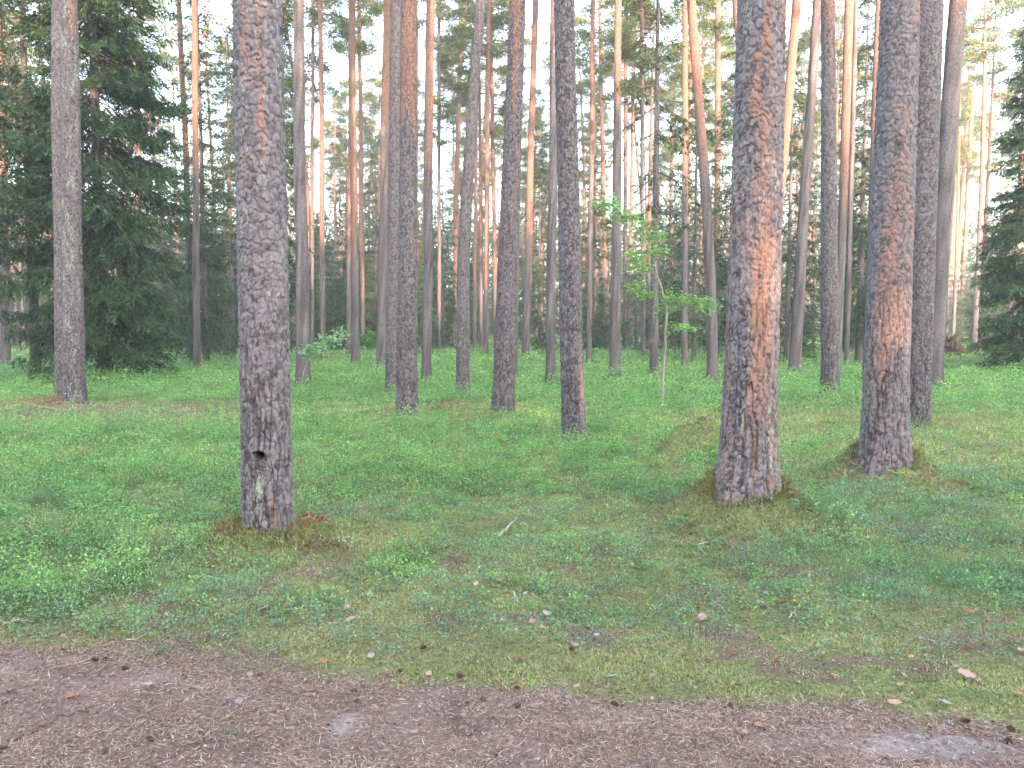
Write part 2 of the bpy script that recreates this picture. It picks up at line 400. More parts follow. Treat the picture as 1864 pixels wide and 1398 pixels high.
# ------------------------------------------------------------------ trunks
def bark_rows(zvis, dz, H):
    z = list(np.arange(-.6, zvis, dz)); s = dz
    while z[-1] < H: s = min(s*1.12, .6); z.append(z[-1]+s)
    z[-1] = H; return np.array(z)
def make_trunk(H, r0, r1, zr, path, d, seed, zvis, red0, red1, redamp=0.0, lichen=0.0, hole=None, scars=(), flare=.30):
    """path(z)->(x,y) offset; radius r0 at 1 m tapering to r1 at height zr, on to a thin top"""
    px = d/ (F0*1024/W0)
    near = d < 21
    du = max(.0055, px*.75) if near else 2*math.pi*r0/14
    nu = int(max(14, 2*math.pi*r0/du)); dz = max(.007, px*.95) if near else .5
    z = bark_rows(zvis if near else 1.0, dz, H)
    th = np.arange(nu)*2*np.pi/nu
    Z, T = np.meshgrid(z, th, indexing='ij')
    slope = (r1-r0)/max(zr-1, .5)
    rad = r0+slope*(Z-1)
    rtop = r0+slope*(zr-1)
    rad = np.where(Z > zr, rtop*(1-.82*((Z-zr)/(H-zr))**1.1), rad)
    rad = np.maximum(rad, .025)
    lob = 1+.16*np.sin(T*3+seed)+.10*np.sin(T*5+seed*2.3)
    rad = rad*(1+flare*lob*np.exp(-np.maximum(Z+.04, -.12)/.22))
    cx, cy = path(z)
    U = T*r0; arc = 2*math.pi*r0
    circ = lambda k: (np.cos(T)*k*r0, np.sin(T)*k*r0)
    a, b = circ(3.0)
    disp = (fbm(a, b, Z*1.0, 2, seed)-.5)*.06*r0
    low = 1-ss(Z, .6, 2.4)
    tone = np.zeros_like(Z); crack = np.zeros_like(Z)
    if near:
        wa, wb = circ(9.0)
        w1 = (fbm(wa, wb, Z*7, 3, seed+1)-.5); w2 = (fbm(wa, wb, Z*7, 3, seed+2)-.5)
        wc, wd = circ(30.0)
        h1 = fbm(wc, wd, Z*20, 2, seed+6)-.5; h2_ = fbm(wc, wd, Z*20, 2, seed+7)-.5
        # long furrowed plates low down
        n1 = max(6, round(arc/.046)); f1, f2, c1, d1, e1 = voro(T/(2*math.pi)*n1+w1*1.5+h1*.55, Z/.26+w2*1.4+h2_*.35, n1, seed+11)
        g1 = ss(f2-f1, .0, .20)
        rg = 1-np.abs(2*fbm(wa*2.1, wb*2.1, Z*3.2, 3, seed+8)-1)      # vertical fissures
        fis = ss(rg, .86, .985)
        # overlapping scales: each tilts outward towards its lower edge
        n2 = max(8, round(arc/.036)); q1, q2, c2, d2, e2 = voro(T/(2*math.pi)*n2+w2*2.0+h1*1.1, Z/.062+w1*2.2+h2_*1.1, n2, seed+12)
        n3 = max(8, round(arc/.019)); p1, p2, c3, d3, e3 = voro(T/(2*math.pi)*n3+w1*2.4+h2_*1.6, Z/.031+w2*2.4+h1*1.6, n3, seed+13)
        fn = fbm(wa*3, wb*3, Z*16, 4, seed+3)-.5
        kk = np.minimum(1, r0/.16); up = 1-.6*low
        rough = (g1-1)*.011*(.05+.95*low)-fis*.012*(.15+.85*low)-e2*.0105*(.35+c2)*up+(c2-.5)*.0040-e3*.0045*(.4+c3)+(c3-.5)*.0024+fn*.009
        disp = disp+kk*rough
        crack = np.clip((1-ss(f2-f1, .0, .12))*(.02+.9*low)+fis*(.15+.7*low)+(1-ss(q2-q1, .0, .10))*.38*ss(-e2, -.05, .25)*up, 0, 1)*ss(fn, -.32, .06)
        tone = np.clip(.30*c2+.26*c3+.14*c1+.42*ss(e2, .08, .35)+.12+fn*1.1, 0, 1)
    else:
        tone = vn(np.cos(T)*3, np.sin(T)*3, Z*4, seed)
        crack = .25*low
    a, b = circ(5.0)
    blot = fbm(a*1.3, b*1.3, Z*1.0, 3, seed+4)
    red = ss(Z+(blot-.5)*5.0, red0, red1)*.95+redamp*ss(blot, .50, .62)
    lc = lichen*ss(fbm(a*2.5, b*2.5, Z*3.5, 3, seed+5), .42, .66)*(1.25-.3*low)
    for (hz, ht, sz, st, amt, kind) in scars:   # height, angle, half height, half angle
        k = np.exp(-((Z-hz)/sz)**2-(((T-ht+math.pi) % (2*math.pi)-math.pi)/st)**2)
        if kind == 'red': red = red+amt*k; disp = disp-.010*k
        if kind == 'lichen': lc = lc+amt*k
        if kind == 'stub': disp = disp+.03*amt*k; crack = crack+amt*.6*k
        if kind == 'hole':
            k = k*(.75+.5*vn(T*14, Z*60, None, seed)); disp = disp-.085*ss(k, .35, .65)+.010*np.exp(-((k-.25)/.15)**2); crack = np.clip(crack+1.3*ss(k, .3, .45), 0, 1.1)
            lc = lc*(1-k)
    rr = rad+disp
    X = cx[:, None]+rr*np.cos(T); Y = cy[:, None]+rr*np.sin(T)
    V = np.stack([X, Y, Z], -1).reshape(-1, 3); n = len(z)
    i = np.arange(n-1)[:, None]*nu; j = np.arange(nu)[None]; jn = (j+1) % nu
    F = np.stack([i+j, i+jn, i+nu+jn, i+nu+j], -1).reshape(-1, 4)
    return new_mesh('trunk', V, F, M_bark if d < 10.5 else M_bark_far,
                    {'tone': tone.ravel(), 'crack': np.clip(crack, 0, 1).ravel(), 'red': red.ravel(), 'lichen': lc.ravel()}, True)

# ------------------------------------------------------------------ crowns
def pine_crown(seed, Lc=9.0, n=34, q=150, rmax=2.4):
    r = np.random.default_rng(seed); a = Acc()
    wood = np.array([.34, .18, .11])
    for i in range(n):
        f = (i+r.random()*.8)/n; z0 = Lc*(f**.9)*.93
        prof = (.55+.9*f if f < .5 else 1.0-(f-.5)*1.35)
        L = rmax*prof*r.uniform(.6, 1.15)+.25; phi = r.random()*6.283
        tt = np.linspace(0, 1, 6); bend = r.uniform(-.15, .15)
        up = .35*f+.10; pts = np.stack([np.cos(phi+bend*tt)*L*tt, np.sin(phi+bend*tt)*L*tt, z0+L*(up*tt+.18*np.sin(tt*5+seed))*tt], -1)
        V, F = tube(pts, np.linspace(.045, .012, 6)*(1.2-.5*f), 4); a.add(V, F, wood, 0)
        for k in range(r.integers(3, 6)):
            t = r.uniform(.45, 1.0); c = pts[min(5, int(t*5))]+(pts[min(5, int(t*5)+1)]-pts[min(5, int(t*5))])*(t*5 % 1) if t < 1 else pts[5]
            c = c+r.normal(size=3)*np.array([.28, .28, .12]); nq = int(q*r.uniform(.4, 1.0))
            sz = r.uniform(.28, .52); o = r.normal(size=(nq, 3)); o = nrm(o)*(r.random((nq, 1))**.45)*sz; o[:, 2] *= .55
            P = c+o; D = nrm(o)+np.array([0, 0, .55])+r.normal(size=(nq, 3))*.5
            base = np.array([.120, .158, .058])*r.uniform(.75, 1.3)
            cc = base*r.uniform(.7, 1.35, (nq, 1))
            V = leaves(P, D, r.uniform(.11, .20, nq), r.uniform(.030, .058, nq), r.normal(size=(nq, 3))); a.addl(V, cc, 1)
    # dead stubs below the crown
    for i in range(4):
        z0 = -r.uniform(.3, 5.0); phi = r.random()*6.283; L = r.uniform(.3, 1.4)
        tt = np.linspace(0, 1, 4); pts = np.stack([np.cos(phi)*L*tt, np.sin(phi)*L*tt, z0-.25*L*tt+.35*L*tt**2], -1)
        V, F = tube(pts, np.linspace(.018, .006, 4), 3); a.add(V, F, np.array([.17, .13, .12]), 0)
    return a.mesh('crown', [M_wood, M_needle])
def spruce_crown(seed, H, z0, rmax, step=.33, fine=1.0, sparse=1.0, dead=0, droop=.30, per=6, qs=1.0, tone=1.0):
    """boughs from z0 to H; dead = bare drooping boughs below z0"""
    r = np.random.default_rng(seed); a = Acc(); z = z0
    PP, DD, LL, WW, CC, NN = [], [], [], [], [], []
    while z < H-.15:
        f = (z-z0)/(H-z0); Lm = rmax*(1-f)**.75*(0.72+.28*min(1, f*5))+.12
        for k in range(per):
            if r.random() > sparse: continue
            L = Lm*r.uniform(.60, 1.12); phi = r.random()*6.283; zz = z+r.uniform(-.15, .15)
            dr = droop*(1.25-f*1.5)*r.uniform(.7, 1.3)
            tt = np.linspace(0, 1, 6); zf = lambda t: zz+L*(.10*t-dr*1.6*t**1.3+dr*.75*t**3)
            pts = np.stack([np.cos(phi)*L*tt, np.sin(phi)*L*tt, zf(tt)], -1)
            V, F = tube(pts, np.linspace(.022, .005, 6)*(1.2-.6*f), 3); a.add(V, F, np.array([.13, .105, .09]), 0)
            n = max(4, int(L/.062*fine)); t = r.uniform(.22 if L > 1 else .05, 1, n)
            ctr = np.stack([np.cos(phi)*L*t, np.sin(phi)*L*t, zf(t)], -1)
            side = np.where(r.random(n) < .5, -1, 1)*r.uniform(.5, 1.1, n)
            tl = (.20+.34*L*(1-t)*r.uniform(.5, 1.1, n)) ; m = 6
            ang = phi+side
            hang = r.uniform(.35, 1.15, n)*(1.1-f)
            s = r.uniform(0, 1, (n, m))
            P = ctr[:, None]+(np.stack([np.cos(ang), np.sin(ang), -hang], -1)*tl[:, None])[:, None]*s[..., None]
            P[..., 2] -= (s**2*tl[:, None]*.25)
            D = np.stack([np.cos(ang), np.sin(ang), -hang*1.1], -1)[:, None]+r.normal(size=(n, m, 3))*.38
            base = np.array([.038, .078, .034])*tone*(r.uniform(.75, 1.3)); tipc = np.array([.100, .180, .065])*tone
            g = (s**3*r.uniform(0, .9, (n, m)))[..., None]
            C = (base*(1-g)+tipc*g)*r.uniform(.7, 1.3, (n, m, 1))
            PP.append(P.reshape(-1, 3)); DD.append(D.reshape(-1, 3)); CC.append(C.reshape(-1, 3))
        z += step*r.uniform(.7, 1.3)
    P, D, C = np.concatenate(PP), np.concatenate(DD), np.concatenate(CC); n = len(P)
    V = leaves(P+r.normal(size=(n, 3))*.015, D, r.uniform(.10, .18, n)*qs, r.uniform(.022, .046, n)*qs, np.array([0, 0, 1.0])+r.normal(size=(n, 3))*.6)
    a.addl(V, C, 1)
    for i in range(dead):
        zz = r.uniform(.6, z0+1.5); phi = r.random()*6.283; L = r.uniform(.6, rmax*.9)
        tt = np.linspace(0, 1, 6); pts = np.stack([np.cos(phi)*L*tt, np.sin(phi)*L*tt, zz-L*.35*tt**1.4+.1*L*tt**4], -1)
        V, F = tube(pts, np.linspace(.012, .003, 6), 3); a.add(V, F, np.array([.17, .155, .15]), 0)
        for k in range(9):
            t = r.uniform(.25, 1); b = pts[min(5, int(t*5))]; l = r.uniform(.15, .5); an = phi+r.choice([-1, 1])*r.uniform(.5, 1.2)
            q = np.stack([b, b+np.array([np.cos(an), np.sin(an), -.35])*l*.5, b+np.array([np.cos(an), np.sin(an), -.7])*l])
            V, F = tube(q, [.005, .004, .002], 3); a.add(V, F, np.array([.19, .18, .17]), 0)
    return a.mesh('crown', [M_wood, M_needle])
PINE_CROWNS = [pine_crown(100+i, Lc=[8.5, 9.5, 7.5, 10.5, 8][i], n=[26, 28, 24, 30, 26][i], rmax=[1.9, 1.7, 2.1, 1.7, 2.0][i]) for i in range(5)]
CROWN_L = [8.5, 9.5, 7.5, 10.5, 8]

_k = [0]
def pine(bx, by, bw, tx, tw, label, mid=None, z=0.0, H=None, red=(7, 12), redamp=.0, lichen=.15, scars=(), flare=.30, Y=None, group='pine trees of the forest', cat='pine tree'):
    """base px, base py, width px; tx,tw = centre and width where it leaves the frame (py 0); mid = [(px,py),...]"""
    _k[0] += 1; sd = _k[0]*7
    p = at(bx, by, z) if Y is None else np.array([(atdepth(bx, 600, Y))[0], Y, 0])
    d = p[1]; gz = float(ground(p[0], p[1], False)); p[2] = gz-.02
    ctl = [(p[2], 0.0)]
    for mx, my in (mid or []): q = atdepth(mx, my, d); ctl.append((q[2], q[0]-p[0]))
    q = atdepth(tx, 0, d); ctl.append((q[2], q[0]-p[0]))
    zt = q[2]; r0 = bw/2*d/F0; r1 = tw/2*d/F0
    H = H or float(np.random.default_rng(sd).uniform(21, 26))
    slope = (ctl[-1][1]-ctl[-2][1])/(ctl[-1][0]-ctl[-2][0])*.45
    cz = np.array([c[0]-p[2] for c in ctl]); cxs = np.array([c[1] for c in ctl])
    yl = np.random.default_rng(sd+1).uniform(-.012, .012)
    def path(zz):
        zz = np.asarray(zz, float)
        if len(cz) > 2:
            co_ = np.polyfit(cz, cxs, min(2, len(cz)-1)) if len(cz) == 3 else np.polyfit(cz, cxs, 3)
            x = np.polyval(co_, np.clip(zz, 0, cz[-1]))-np.polyval(co_, 0)*np.exp(-zz**2)
        else: x = np.interp(zz, cz, cxs)
        x = np.where(zz > cz[-1], cxs[-1]+(zz-cz[-1])*slope, x)
        wob = (vn(zz*.35+sd, zz*0, None, sd)-.5)*.05*ss(zz, .5, 3)*min(1, d/20)
        return x+wob, yl*zz
    zr = max(zt-p[2], 3.0)
    me = make_trunk(H, r0*.97, max(r1, .03), zr, path, d, sd, zr+.3, red[0], red[1], redamp, lichen, None, scars, flare)
    t = thing('pine_tree', label, cat, p, group)
    obj('trunk', me, t)
    ci = sd % 5; L = CROWN_L[ci]; zc = H-L; px_, py_ = path(np.array([zc, H-.3]))
    c = obj('crown', PINE_CROWNS[ci], t, (float(px_[0]), float(py_[0]), zc)); c.rotation_euler = (0, 0, sd*1.3)
    return p
FACE = -math.pi/2     # angle that faces the camera
GN = 'pine trees of the forest'
# foreground and middle trees, from the photograph left to right
pine(488, 968, 92, 470, 84, 'thick grey pine in the left foreground with a small dark hollow near its base', z=.08, red=(9, 14), redamp=0, lichen=.35, flare=.10,
     scars=[(.58, FACE-.02, .034, .24, 1, 'hole'), (.36, FACE-.02, .16, .22, .45, 'lichen'), (3.5, FACE-.35, .35, .28, .65, 'red'), (3.6, FACE+.3, .4, .2, .6, 'red'), (2.9, FACE+.35, .3, .22, .7, 'red'), (2.6, FACE-.4, .2, .2, .6, 'red'),
            (.12, FACE+.5, .18, .2, .75, 'red'), (2.7, FACE+.3, .03, .12, .8, 'stub'), (2.05, FACE+.5, .03, .1, .8, 'stub'), (1.45, FACE+.6, .025, .1, .8, 'stub'), (.3, FACE-.7, .5, .2, .4, 'red'), (3.3, FACE-.9, .03, .12, .9, 'stub')])
pine(137, 742, 37, 123, 29, 'slim pine with pale lichen on its lower trunk in front of the big dark spruce', z=.06, red=(6.0, 8.5), redamp=.0, lichen=.5)
pine(113, 732, 24, 106, 20, 'dark slim pine half hidden just behind the lichen-speckled pine at left', red=(12, 16), lichen=0)
pine(10, 665, 18, 0, 14, 'reddish pine at the far left edge of the photo', red=(5, 8), lichen=.1)
pine(347, 665, 12, 328, 9, 'thin salmon pine bending left, left one of the close pair beside the dark spruce', mid=[(342, 400)], red=(3, 6))
pine(359, 675, 13, 352, 10, 'thin straight pine, nearer one of the close pair right of the dark spruce', red=(5, 8))
pine(552, 708, 26, 541, 18, 'slim dark-based pine directly right of the thick left foreground pine', red=(8, 11), lichen=.1)
pine(588, 655, 10, 583, 8, 'thin pine with small spruce sprays about its middle, behind the pale-leaved sapling', red=(3, 7))
pine(568, 645, 7, 568, 6, 'very thin straight pine just right of the slim dark-based pine', red=(5, 9))
pine(634, 648, 8, 640, 8, 'thin pine tucked against the left side of the salmon pine in the left middle distance', red=(4, 7))
pine(647, 665, 15, 641, 12, 'straight salmon pine standing in open grass in the left middle distance', red=(2.5, 6))
pine(661, 640, 8, 655, 7, 'thin salmon pine just right of the straight salmon one in the left middle distance', red=(2, 5))
pine(694, 675, 20, 706, 14, 'dark reddish pine left of the close grey and orange pair', red=(6, 9), lichen=.05)
pine(714, 718, 26, 722, 23, 'straight grey pine close behind the orange-topped pine', red=(14, 17), lichen=.3)
pine(741, 757, 38, 743, 27, 'pine with bright orange upper bark and grey lower trunk on a mossy mound', z=.14, red=(3.7, 5.2), redamp=.0, lichen=.25)
pine(776, 695, 18, 785, 15, 'straight salmon-brown pine right of the orange-topped pine', red=(4.5, 7.5))
pine(757, 640, 8, 757, 7, 'thin distant pine seen just right of the orange-topped pine', red=(3, 6))
pine(800, 640, 7, 800, 6, 'thin grey distant pine standing alone in a bright gap at centre', red=(16, 20))
pine(842, 720, 25, 876, 17, 'pine whose trunk curves to the right towards its top, at centre', mid=[(844, 540), (852, 300)], red=(9, 13), lichen=.1)
pine(833, 632, 9, 845, 8, 'orange distant pine seen left of the curved pine', mid=[(832, 300)], red=(2, 5))
pine(825, 625, 6, 838, 6, 'thinnest orange distant pine leaning beside the curved pine', red=(2, 5))
pine(864, 642, 7, 868, 6, 'thin distant pine between the curved pine and the big central pine', red=(2, 5))
pine(884, 648, 10, 890, 8, 'bright orange thin pine left of the big leaning central pine', red=(2, 5))
pine(903, 640, 8, 893, 7, 'thin pine bending left behind the big leaning central pine', red=(3, 6))
pine(915, 755, 40, 941, 28, 'large central pine leaning slightly right with reddish bark near the top', z=.08, red=(5.0, 7.5), redamp=.35, lichen=.12)
pine(938, 690, 8, 948, 7, 'thin grey pine hidden close behind the large central pine', red=(9, 12))
pine(956, 655, 14, 974, 10, 'slim salmon pine leaning right of the large central pine', z=.10, red=(3.5, 6))
pine(1002, 702, 18, 1011, 14, 'slim straight grey pine just left of the scaly grey pine', red=(9, 13), lichen=.2)
pine(1045, 804, 43, 1029, 35, 'scaly dark grey pine with whitish flakes right of centre', mid=[(1037, 500), (1032, 240)], z=.05, red=(15, 18), lichen=.30)
pine(1072, 660, 10, 1080, 8, 'thin brown pine right of the scaly grey pine', red=(7, 10))
pine(1104, 633, 9, 1092, 7, 'salmon distant pine left of the slim brown pine near the leafy sapling', red=(3, 6))
pine(1119, 688, 20, 1127, 12, 'slim brown pine standing left of the leafy green sapling', z=.08, red=(6.5, 9))
pine(1137, 640, 8, 1140, 7, 'thin shaded pine close behind the slim brown pine left of the sapling', red=(8, 12))
pine(1170, 650, 8, 1167, 7, 'thin dark pine behind the leafy green sapling', red=(10, 14))
pine(1246, 668, 12, 1247, 10, 'dusky orange pine right of the leafy sapling', red=(5, 8))
pine(1297, 697, 21, 1256, 16, 'pale salmon pine leaning and bending left towards the top', mid=[(1293, 520), (1278, 280)], red=(4.5, 7), lichen=.1)
pine(1306, 645, 11, 1308, 10, 'straight orange pine crossing behind the pale leaning pine', red=(4, 7))
pine(1358, 897, 98, 1389, 82, 'thick reddish pine right of centre with peeling orange patches, on a mossy mound', z=.28, red=(9, 12), redamp=.50, lichen=.36, flare=.20,
     mid=[(1370, 600), (1382, 250)],
     scars=[(1.6, FACE+.25, .40, .60, .62, 'red'), (2.4, FACE+.0, .65, .75, .5, 'red'), (.2, FACE+.0, .28, .14, .8, 'red'), (.65, FACE-.5, .2, .2, .5, 'lichen'), (.4, FACE+.5, .3, .25, .5, 'lichen'), (2.0, FACE-.3, .03, .08, .7, 'stub'), (2.85, FACE+.2, .05, .2, .6, 'stub'), (1.05, FACE, .4, .35, .35, 'red')])
pine(1405, 690, 20, 1343, 18, 'salmon pine leaning left, seen at the top left of the thick reddish pine', red=(5, 7))
pine(1395, 668, 16, 1450, 16, 'orange pine leaning right, seen at the top right of the thick reddish pine', red=(4, 6))
pine(1446, 682, 22, 1490, 15, 'grey pine leaning right, right of the thick reddish pine', mid=[(1462, 420)], red=(12, 15), lichen=.1)
pine(1511, 722, 32, 1506, 23, 'upright grey pine with salmon top on a low mossy mound at right', z=.13, red=(6.0, 8.5), lichen=.3)
pine(1523, 680, 15, 1549, 16, 'salmon pine leaning right behind the upright grey pine at right', red=(4, 6.5))
pine(1541, 667, 9, 1556, 8, 'thin bare grey pine beside the slender spruce at right', red=(18, 20))
pine(1577, 690, 15, 1604, 14, 'slim pinkish pine leaning right, just left of the sunlit orange-patched pine', red=(5, 9))
pine(1609, 842, 80, 1637, 64, 'thick pine at right with a sunlit orange patch low on its trunk', z=.26, red=(11, 14), redamp=.30, lichen=.18, flare=.26,
     mid=[(1616, 600), (1628, 280)],
     scars=[(1.35, FACE-.05, .40, .8, .50, 'red'), (2.3, FACE-.3, .7, .7, .45, 'red'), (.7, FACE-.2, .4, .6, .2, 'red')])
pine(1672, 770, 43, 1694, 50, 'grey pine standing tight behind the sunlit orange-patched pine', z=.06, red=(12, 15), redamp=.05, lichen=.22, flare=.15)
pine(1702, 708, 27, 1741, 30, 'pine leaning right at the edge of the clearing on the right', mid=[(1710, 480)], red=(6, 10), redamp=.1)
pine(1722, 618, 7, 1762, 6, 'thin orange distant pine above the uprooted stump, left one of three leaning right', red=(3, 7))
pine(1734, 620, 8, 1776, 7, 'thin orange distant pine behind the uprooted stump, middle one of three leaning right', red=(4, 8))
pine(1748, 622, 8, 1779, 7, 'thin orange distant pine behind the uprooted stump, right one of three', red=(4, 8))

# distant pines: a few kinds, copied
FARV = []
for i in range(6):
    rr = np.random.default_rng(300+i); H = float(rr.uniform(21, 26)); c = rr.uniform(-.3, .3)
    k1, k2 = rr.uniform(-.6, .6), rr.uniform(.1, .3)
    path = lambda z, k1=k1, k2=k2: (k1*np.sin(z*k2), k1*.6*np.sin(z*k2+1)-k1*.6*math.sin(1))
    r0 = float(rr.uniform(.12, .17))
    me = make_trunk(H, r0, r0*.72, 12, path, 60, 500+i, 5, float(rr.uniform(2, 6)), float(rr.uniform(6, 9)), 0, .1)
    FARV.append((me, H, path))
far_first = {}
def far_pine(x, y, v, rz, sc, label, group):
    if v not in far_first:
        me, H, path = FARV[v]; t = thing('pine_tree', label, 'pine tree', (0, 0, 0), group); obj('trunk', me, t)
        zc = H-CROWN_L[v % 5]; a = path(np.array([zc])); obj('crown', PINE_CROWNS[v % 5], t, (float(a[0][0]), float(a[1][0]), zc)); far_first[v] = t; r = t
    else:
        s = far_first[v]; r = s.copy(); COL.objects.link(r)
        for ch in s.children: c = ch.copy(); COL.objects.link(c); c.parent = r
    r.location = (x, y, float(ground(x, y, False))-.03); r.rotation_euler = (0, 0, rz); r.scale = (sc*1.0, sc*1.0, sc); r['label'] = label; r['group'] = group
rf = np.random.default_rng(91); pts = []
LF = ('thin distant pine among the crowded sunlit trunks far behind', 'very far pine standing as a hair-thin trunk at the back of the forest')
for (y0, y1, n, dm) in ((46, 62, 34, 2.2), (62, 85, 62, 2.2), (85, 125, 90, 2.5)):
    c = 0; tries = 0
    while c < n and tries < 4000:
        tries += 1; y = rf.uniform(y0, y1); x = rf.uniform(-.66, .66)*y
        if any((x-a)**2+(y-b)**2 < dm*dm for a, b in pts): continue
        pts.append((x, y)); c += 1
        far_pine(x, y, int(rf.integers(6)), rf.random()*6.28, rf.uniform(.85, 1.08), LF[0 if y < 85 else 1], 'distant pines' if y < 85 else 'farthest pines')

# ------------------------------------------------------------------ spruces
def spruce(px, py, H, z0, rmax, label, seed, trunk=.14, Y=None, lean=0.0, group='spruces among the pines', crown=None, **kw):
    p = at(px, py) if Y is None else atdepth(px, 600, Y); p[2] = float(ground(p[0], p[1], False))-.03
    t = thing('spruce_tree', label, 'spruce tree', p, group)
    path = lambda z: (lean*z, 0*z)
    me = make_trunk(H, trunk, trunk*.35, H*.7, path, 60, seed, 3, 40, 50, 0, .1)
    obj('trunk', me, t)
    obj('crown', crown or spruce_crown(seed, H-.1, z0, rmax, **kw), t)
    return t
spruce(190, 690, 26, 1.3, 2.75, 'large dark spruce with drooping boughs at left, behind the lichen-speckled pine', 11, .17, fine=2.4, step=.27, per=9, qs=1.05, dead=14, droop=.60, tone=1.05, sparse=1.0)
spruce(66, 688, 18, 4.2, 2.3, 'spruce with a bare dark lower trunk and dead twigs at the left edge', 12, .15, dead=34, fine=1.2, sparse=.85, droop=.35)
spruce(-70, 700, 18, 2.2, 2.6, 'dark spruce whose boughs reach in from beyond the left edge', 13, .16, dead=12, fine=1.2)
spruce(376, 667, 17, 1.0, 1.35, 'slender spruce right of the close pair of thin pines', 14, .12, dead=10, fine=1.2, step=.36)
spruce(425, 655, 15, .8, 1.8, 'spruce seen just left of the thick foreground pine', 15, .12, dead=8)
spruce(300, 640, 14, 1.0, 2.2, 'spruce in the shade behind the large dark spruce', 16, .13)
spruce(518, 668, 18, 1.2, 1.1, 'narrow spruce half hidden behind the thick left foreground pine', 17, .12, fine=1.2)
spruce(590, 640, 8.6, .5, 1.7, 'young spruce behind the pale-leaved sapling', 18, .09, fine=1.1)
spruce(660, 632, 7.0, .4, 1.9, 'low young spruce behind the straight salmon pine', 19, .08)
spruce(480, 640, 12, .4, 2.2, 'bushy spruce hidden mostly behind the thick left foreground pine', 20, .1)
spruce(775, 630, 9.5, .4, 1.9, 'dark young spruce behind the salmon-brown pine near centre', 21, .1)
spruce(868, 628, 8.5, .4, 2.0, 'dark young spruce in the gap left of the large central pine', 22, .1)
spruce(982, 642, 13, .6, 1.7, 'tall green spruce in the gap between the large central pine and the scaly one', 23, .11)
spruce(1078, 640, 11.5, .6, 2.0, 'spruce right of the scaly grey pine', 24, .11)
spruce(1190, 688, 17, 5.0, 2.3, 'thin-crowned spruce with a dark trunk and hanging boughs behind the leafy sapling', 25, .13, dead=44, sparse=.38, fine=.9, droop=.42, per=5, step=.5)
spruce(1262, 662, 12, 1.2, 2.0, 'grey-green spruce with sparse lower boughs left of the pale leaning pine', 26, .1, dead=26, sparse=.75, fine=1.0)
spruce(1225, 640, 10, .8, 2.2, 'dim spruce far behind the leafy sapling', 27, .1)
spruce(1330, 655, 15, .6, 1.8, 'dark spruce between the pale leaning pine and the thick reddish pine', 28, .12)
spruce(1432, 664, 13, .6, 1.7, 'dark green spruce just right of the thick reddish pine', 29, .12)
spruce(1562, 664, 16, 1.3, 1.5, 'slender dense spruce between the upright grey pine and the sunlit one', 30, .13, fine=1.4)
spruce(1480, 640, 11, .4, 2.2, 'bushy spruce behind the grey right-leaning pine', 31, .1)
spruce(1868, 676, 13, .35, 2.0, 'broad green spruce at the right edge of the photo', 32, .14, fine=2.2, tone=1.35, dead=10, per=10, step=.26, droop=.42)
spruce(1960, 670, 17, 1.0, 2.2, 'tall spruce reaching in from beyond the right edge', 33, .15)
spruce(1800, 635, 9, .5, 2.0, 'small spruce in the gap left of the broad right-edge spruce', 34, .1)
# young spruces in the distance: copies of three
YV = [spruce_crown(700+i, [7, 9, 12][i]-.1, .3, [1.9, 2.1, 2.2][i], step=.42, per=5, fine=.75, qs=1.35, tone=1.25) for i in range(3)]
YT = [make_trunk(h, .1, .035, h*.7, lambda z: (0*z, 0*z), 60, 760+i, 3, 40, 50) for i, h in enumerate((7, 9, 12))]
yf = {}
rs = np.random.default_rng(17); c = 0; ypts = []
while c < 150:
    y = 44+70*rs.random()**1.1; x = rs.uniform(-.68, .68)*y
    if any((x-a)**2+(y-b)**2 < 7 for a, b in ypts): continue
    ypts.append((x, y)); v = int(rs.integers(3)); c += 1
    if v not in yf:
        t = thing('spruce_tree', '', 'spruce tree', (0, 0, 0)); obj('trunk', YT[v], t); obj('crown', YV[v], t); yf[v] = t; r = t
    else:
        s = yf[v]; r = s.copy(); COL.objects.link(r)
        for ch in s.children: cc = ch.copy(); COL.objects.link(cc); cc.parent = r
    r.location = (x, y, float(ground(x, y, False))-.03); r.rotation_euler = (0, 0, rs.random()*6.28); k = rs.uniform(.75, 1.1); r.scale = (k, k, k)
    r['label'] = 'distant young spruce filling the dark green band behind the pines'; r['group'] = 'distant young spruces'; r['category'] = 'spruce tree'

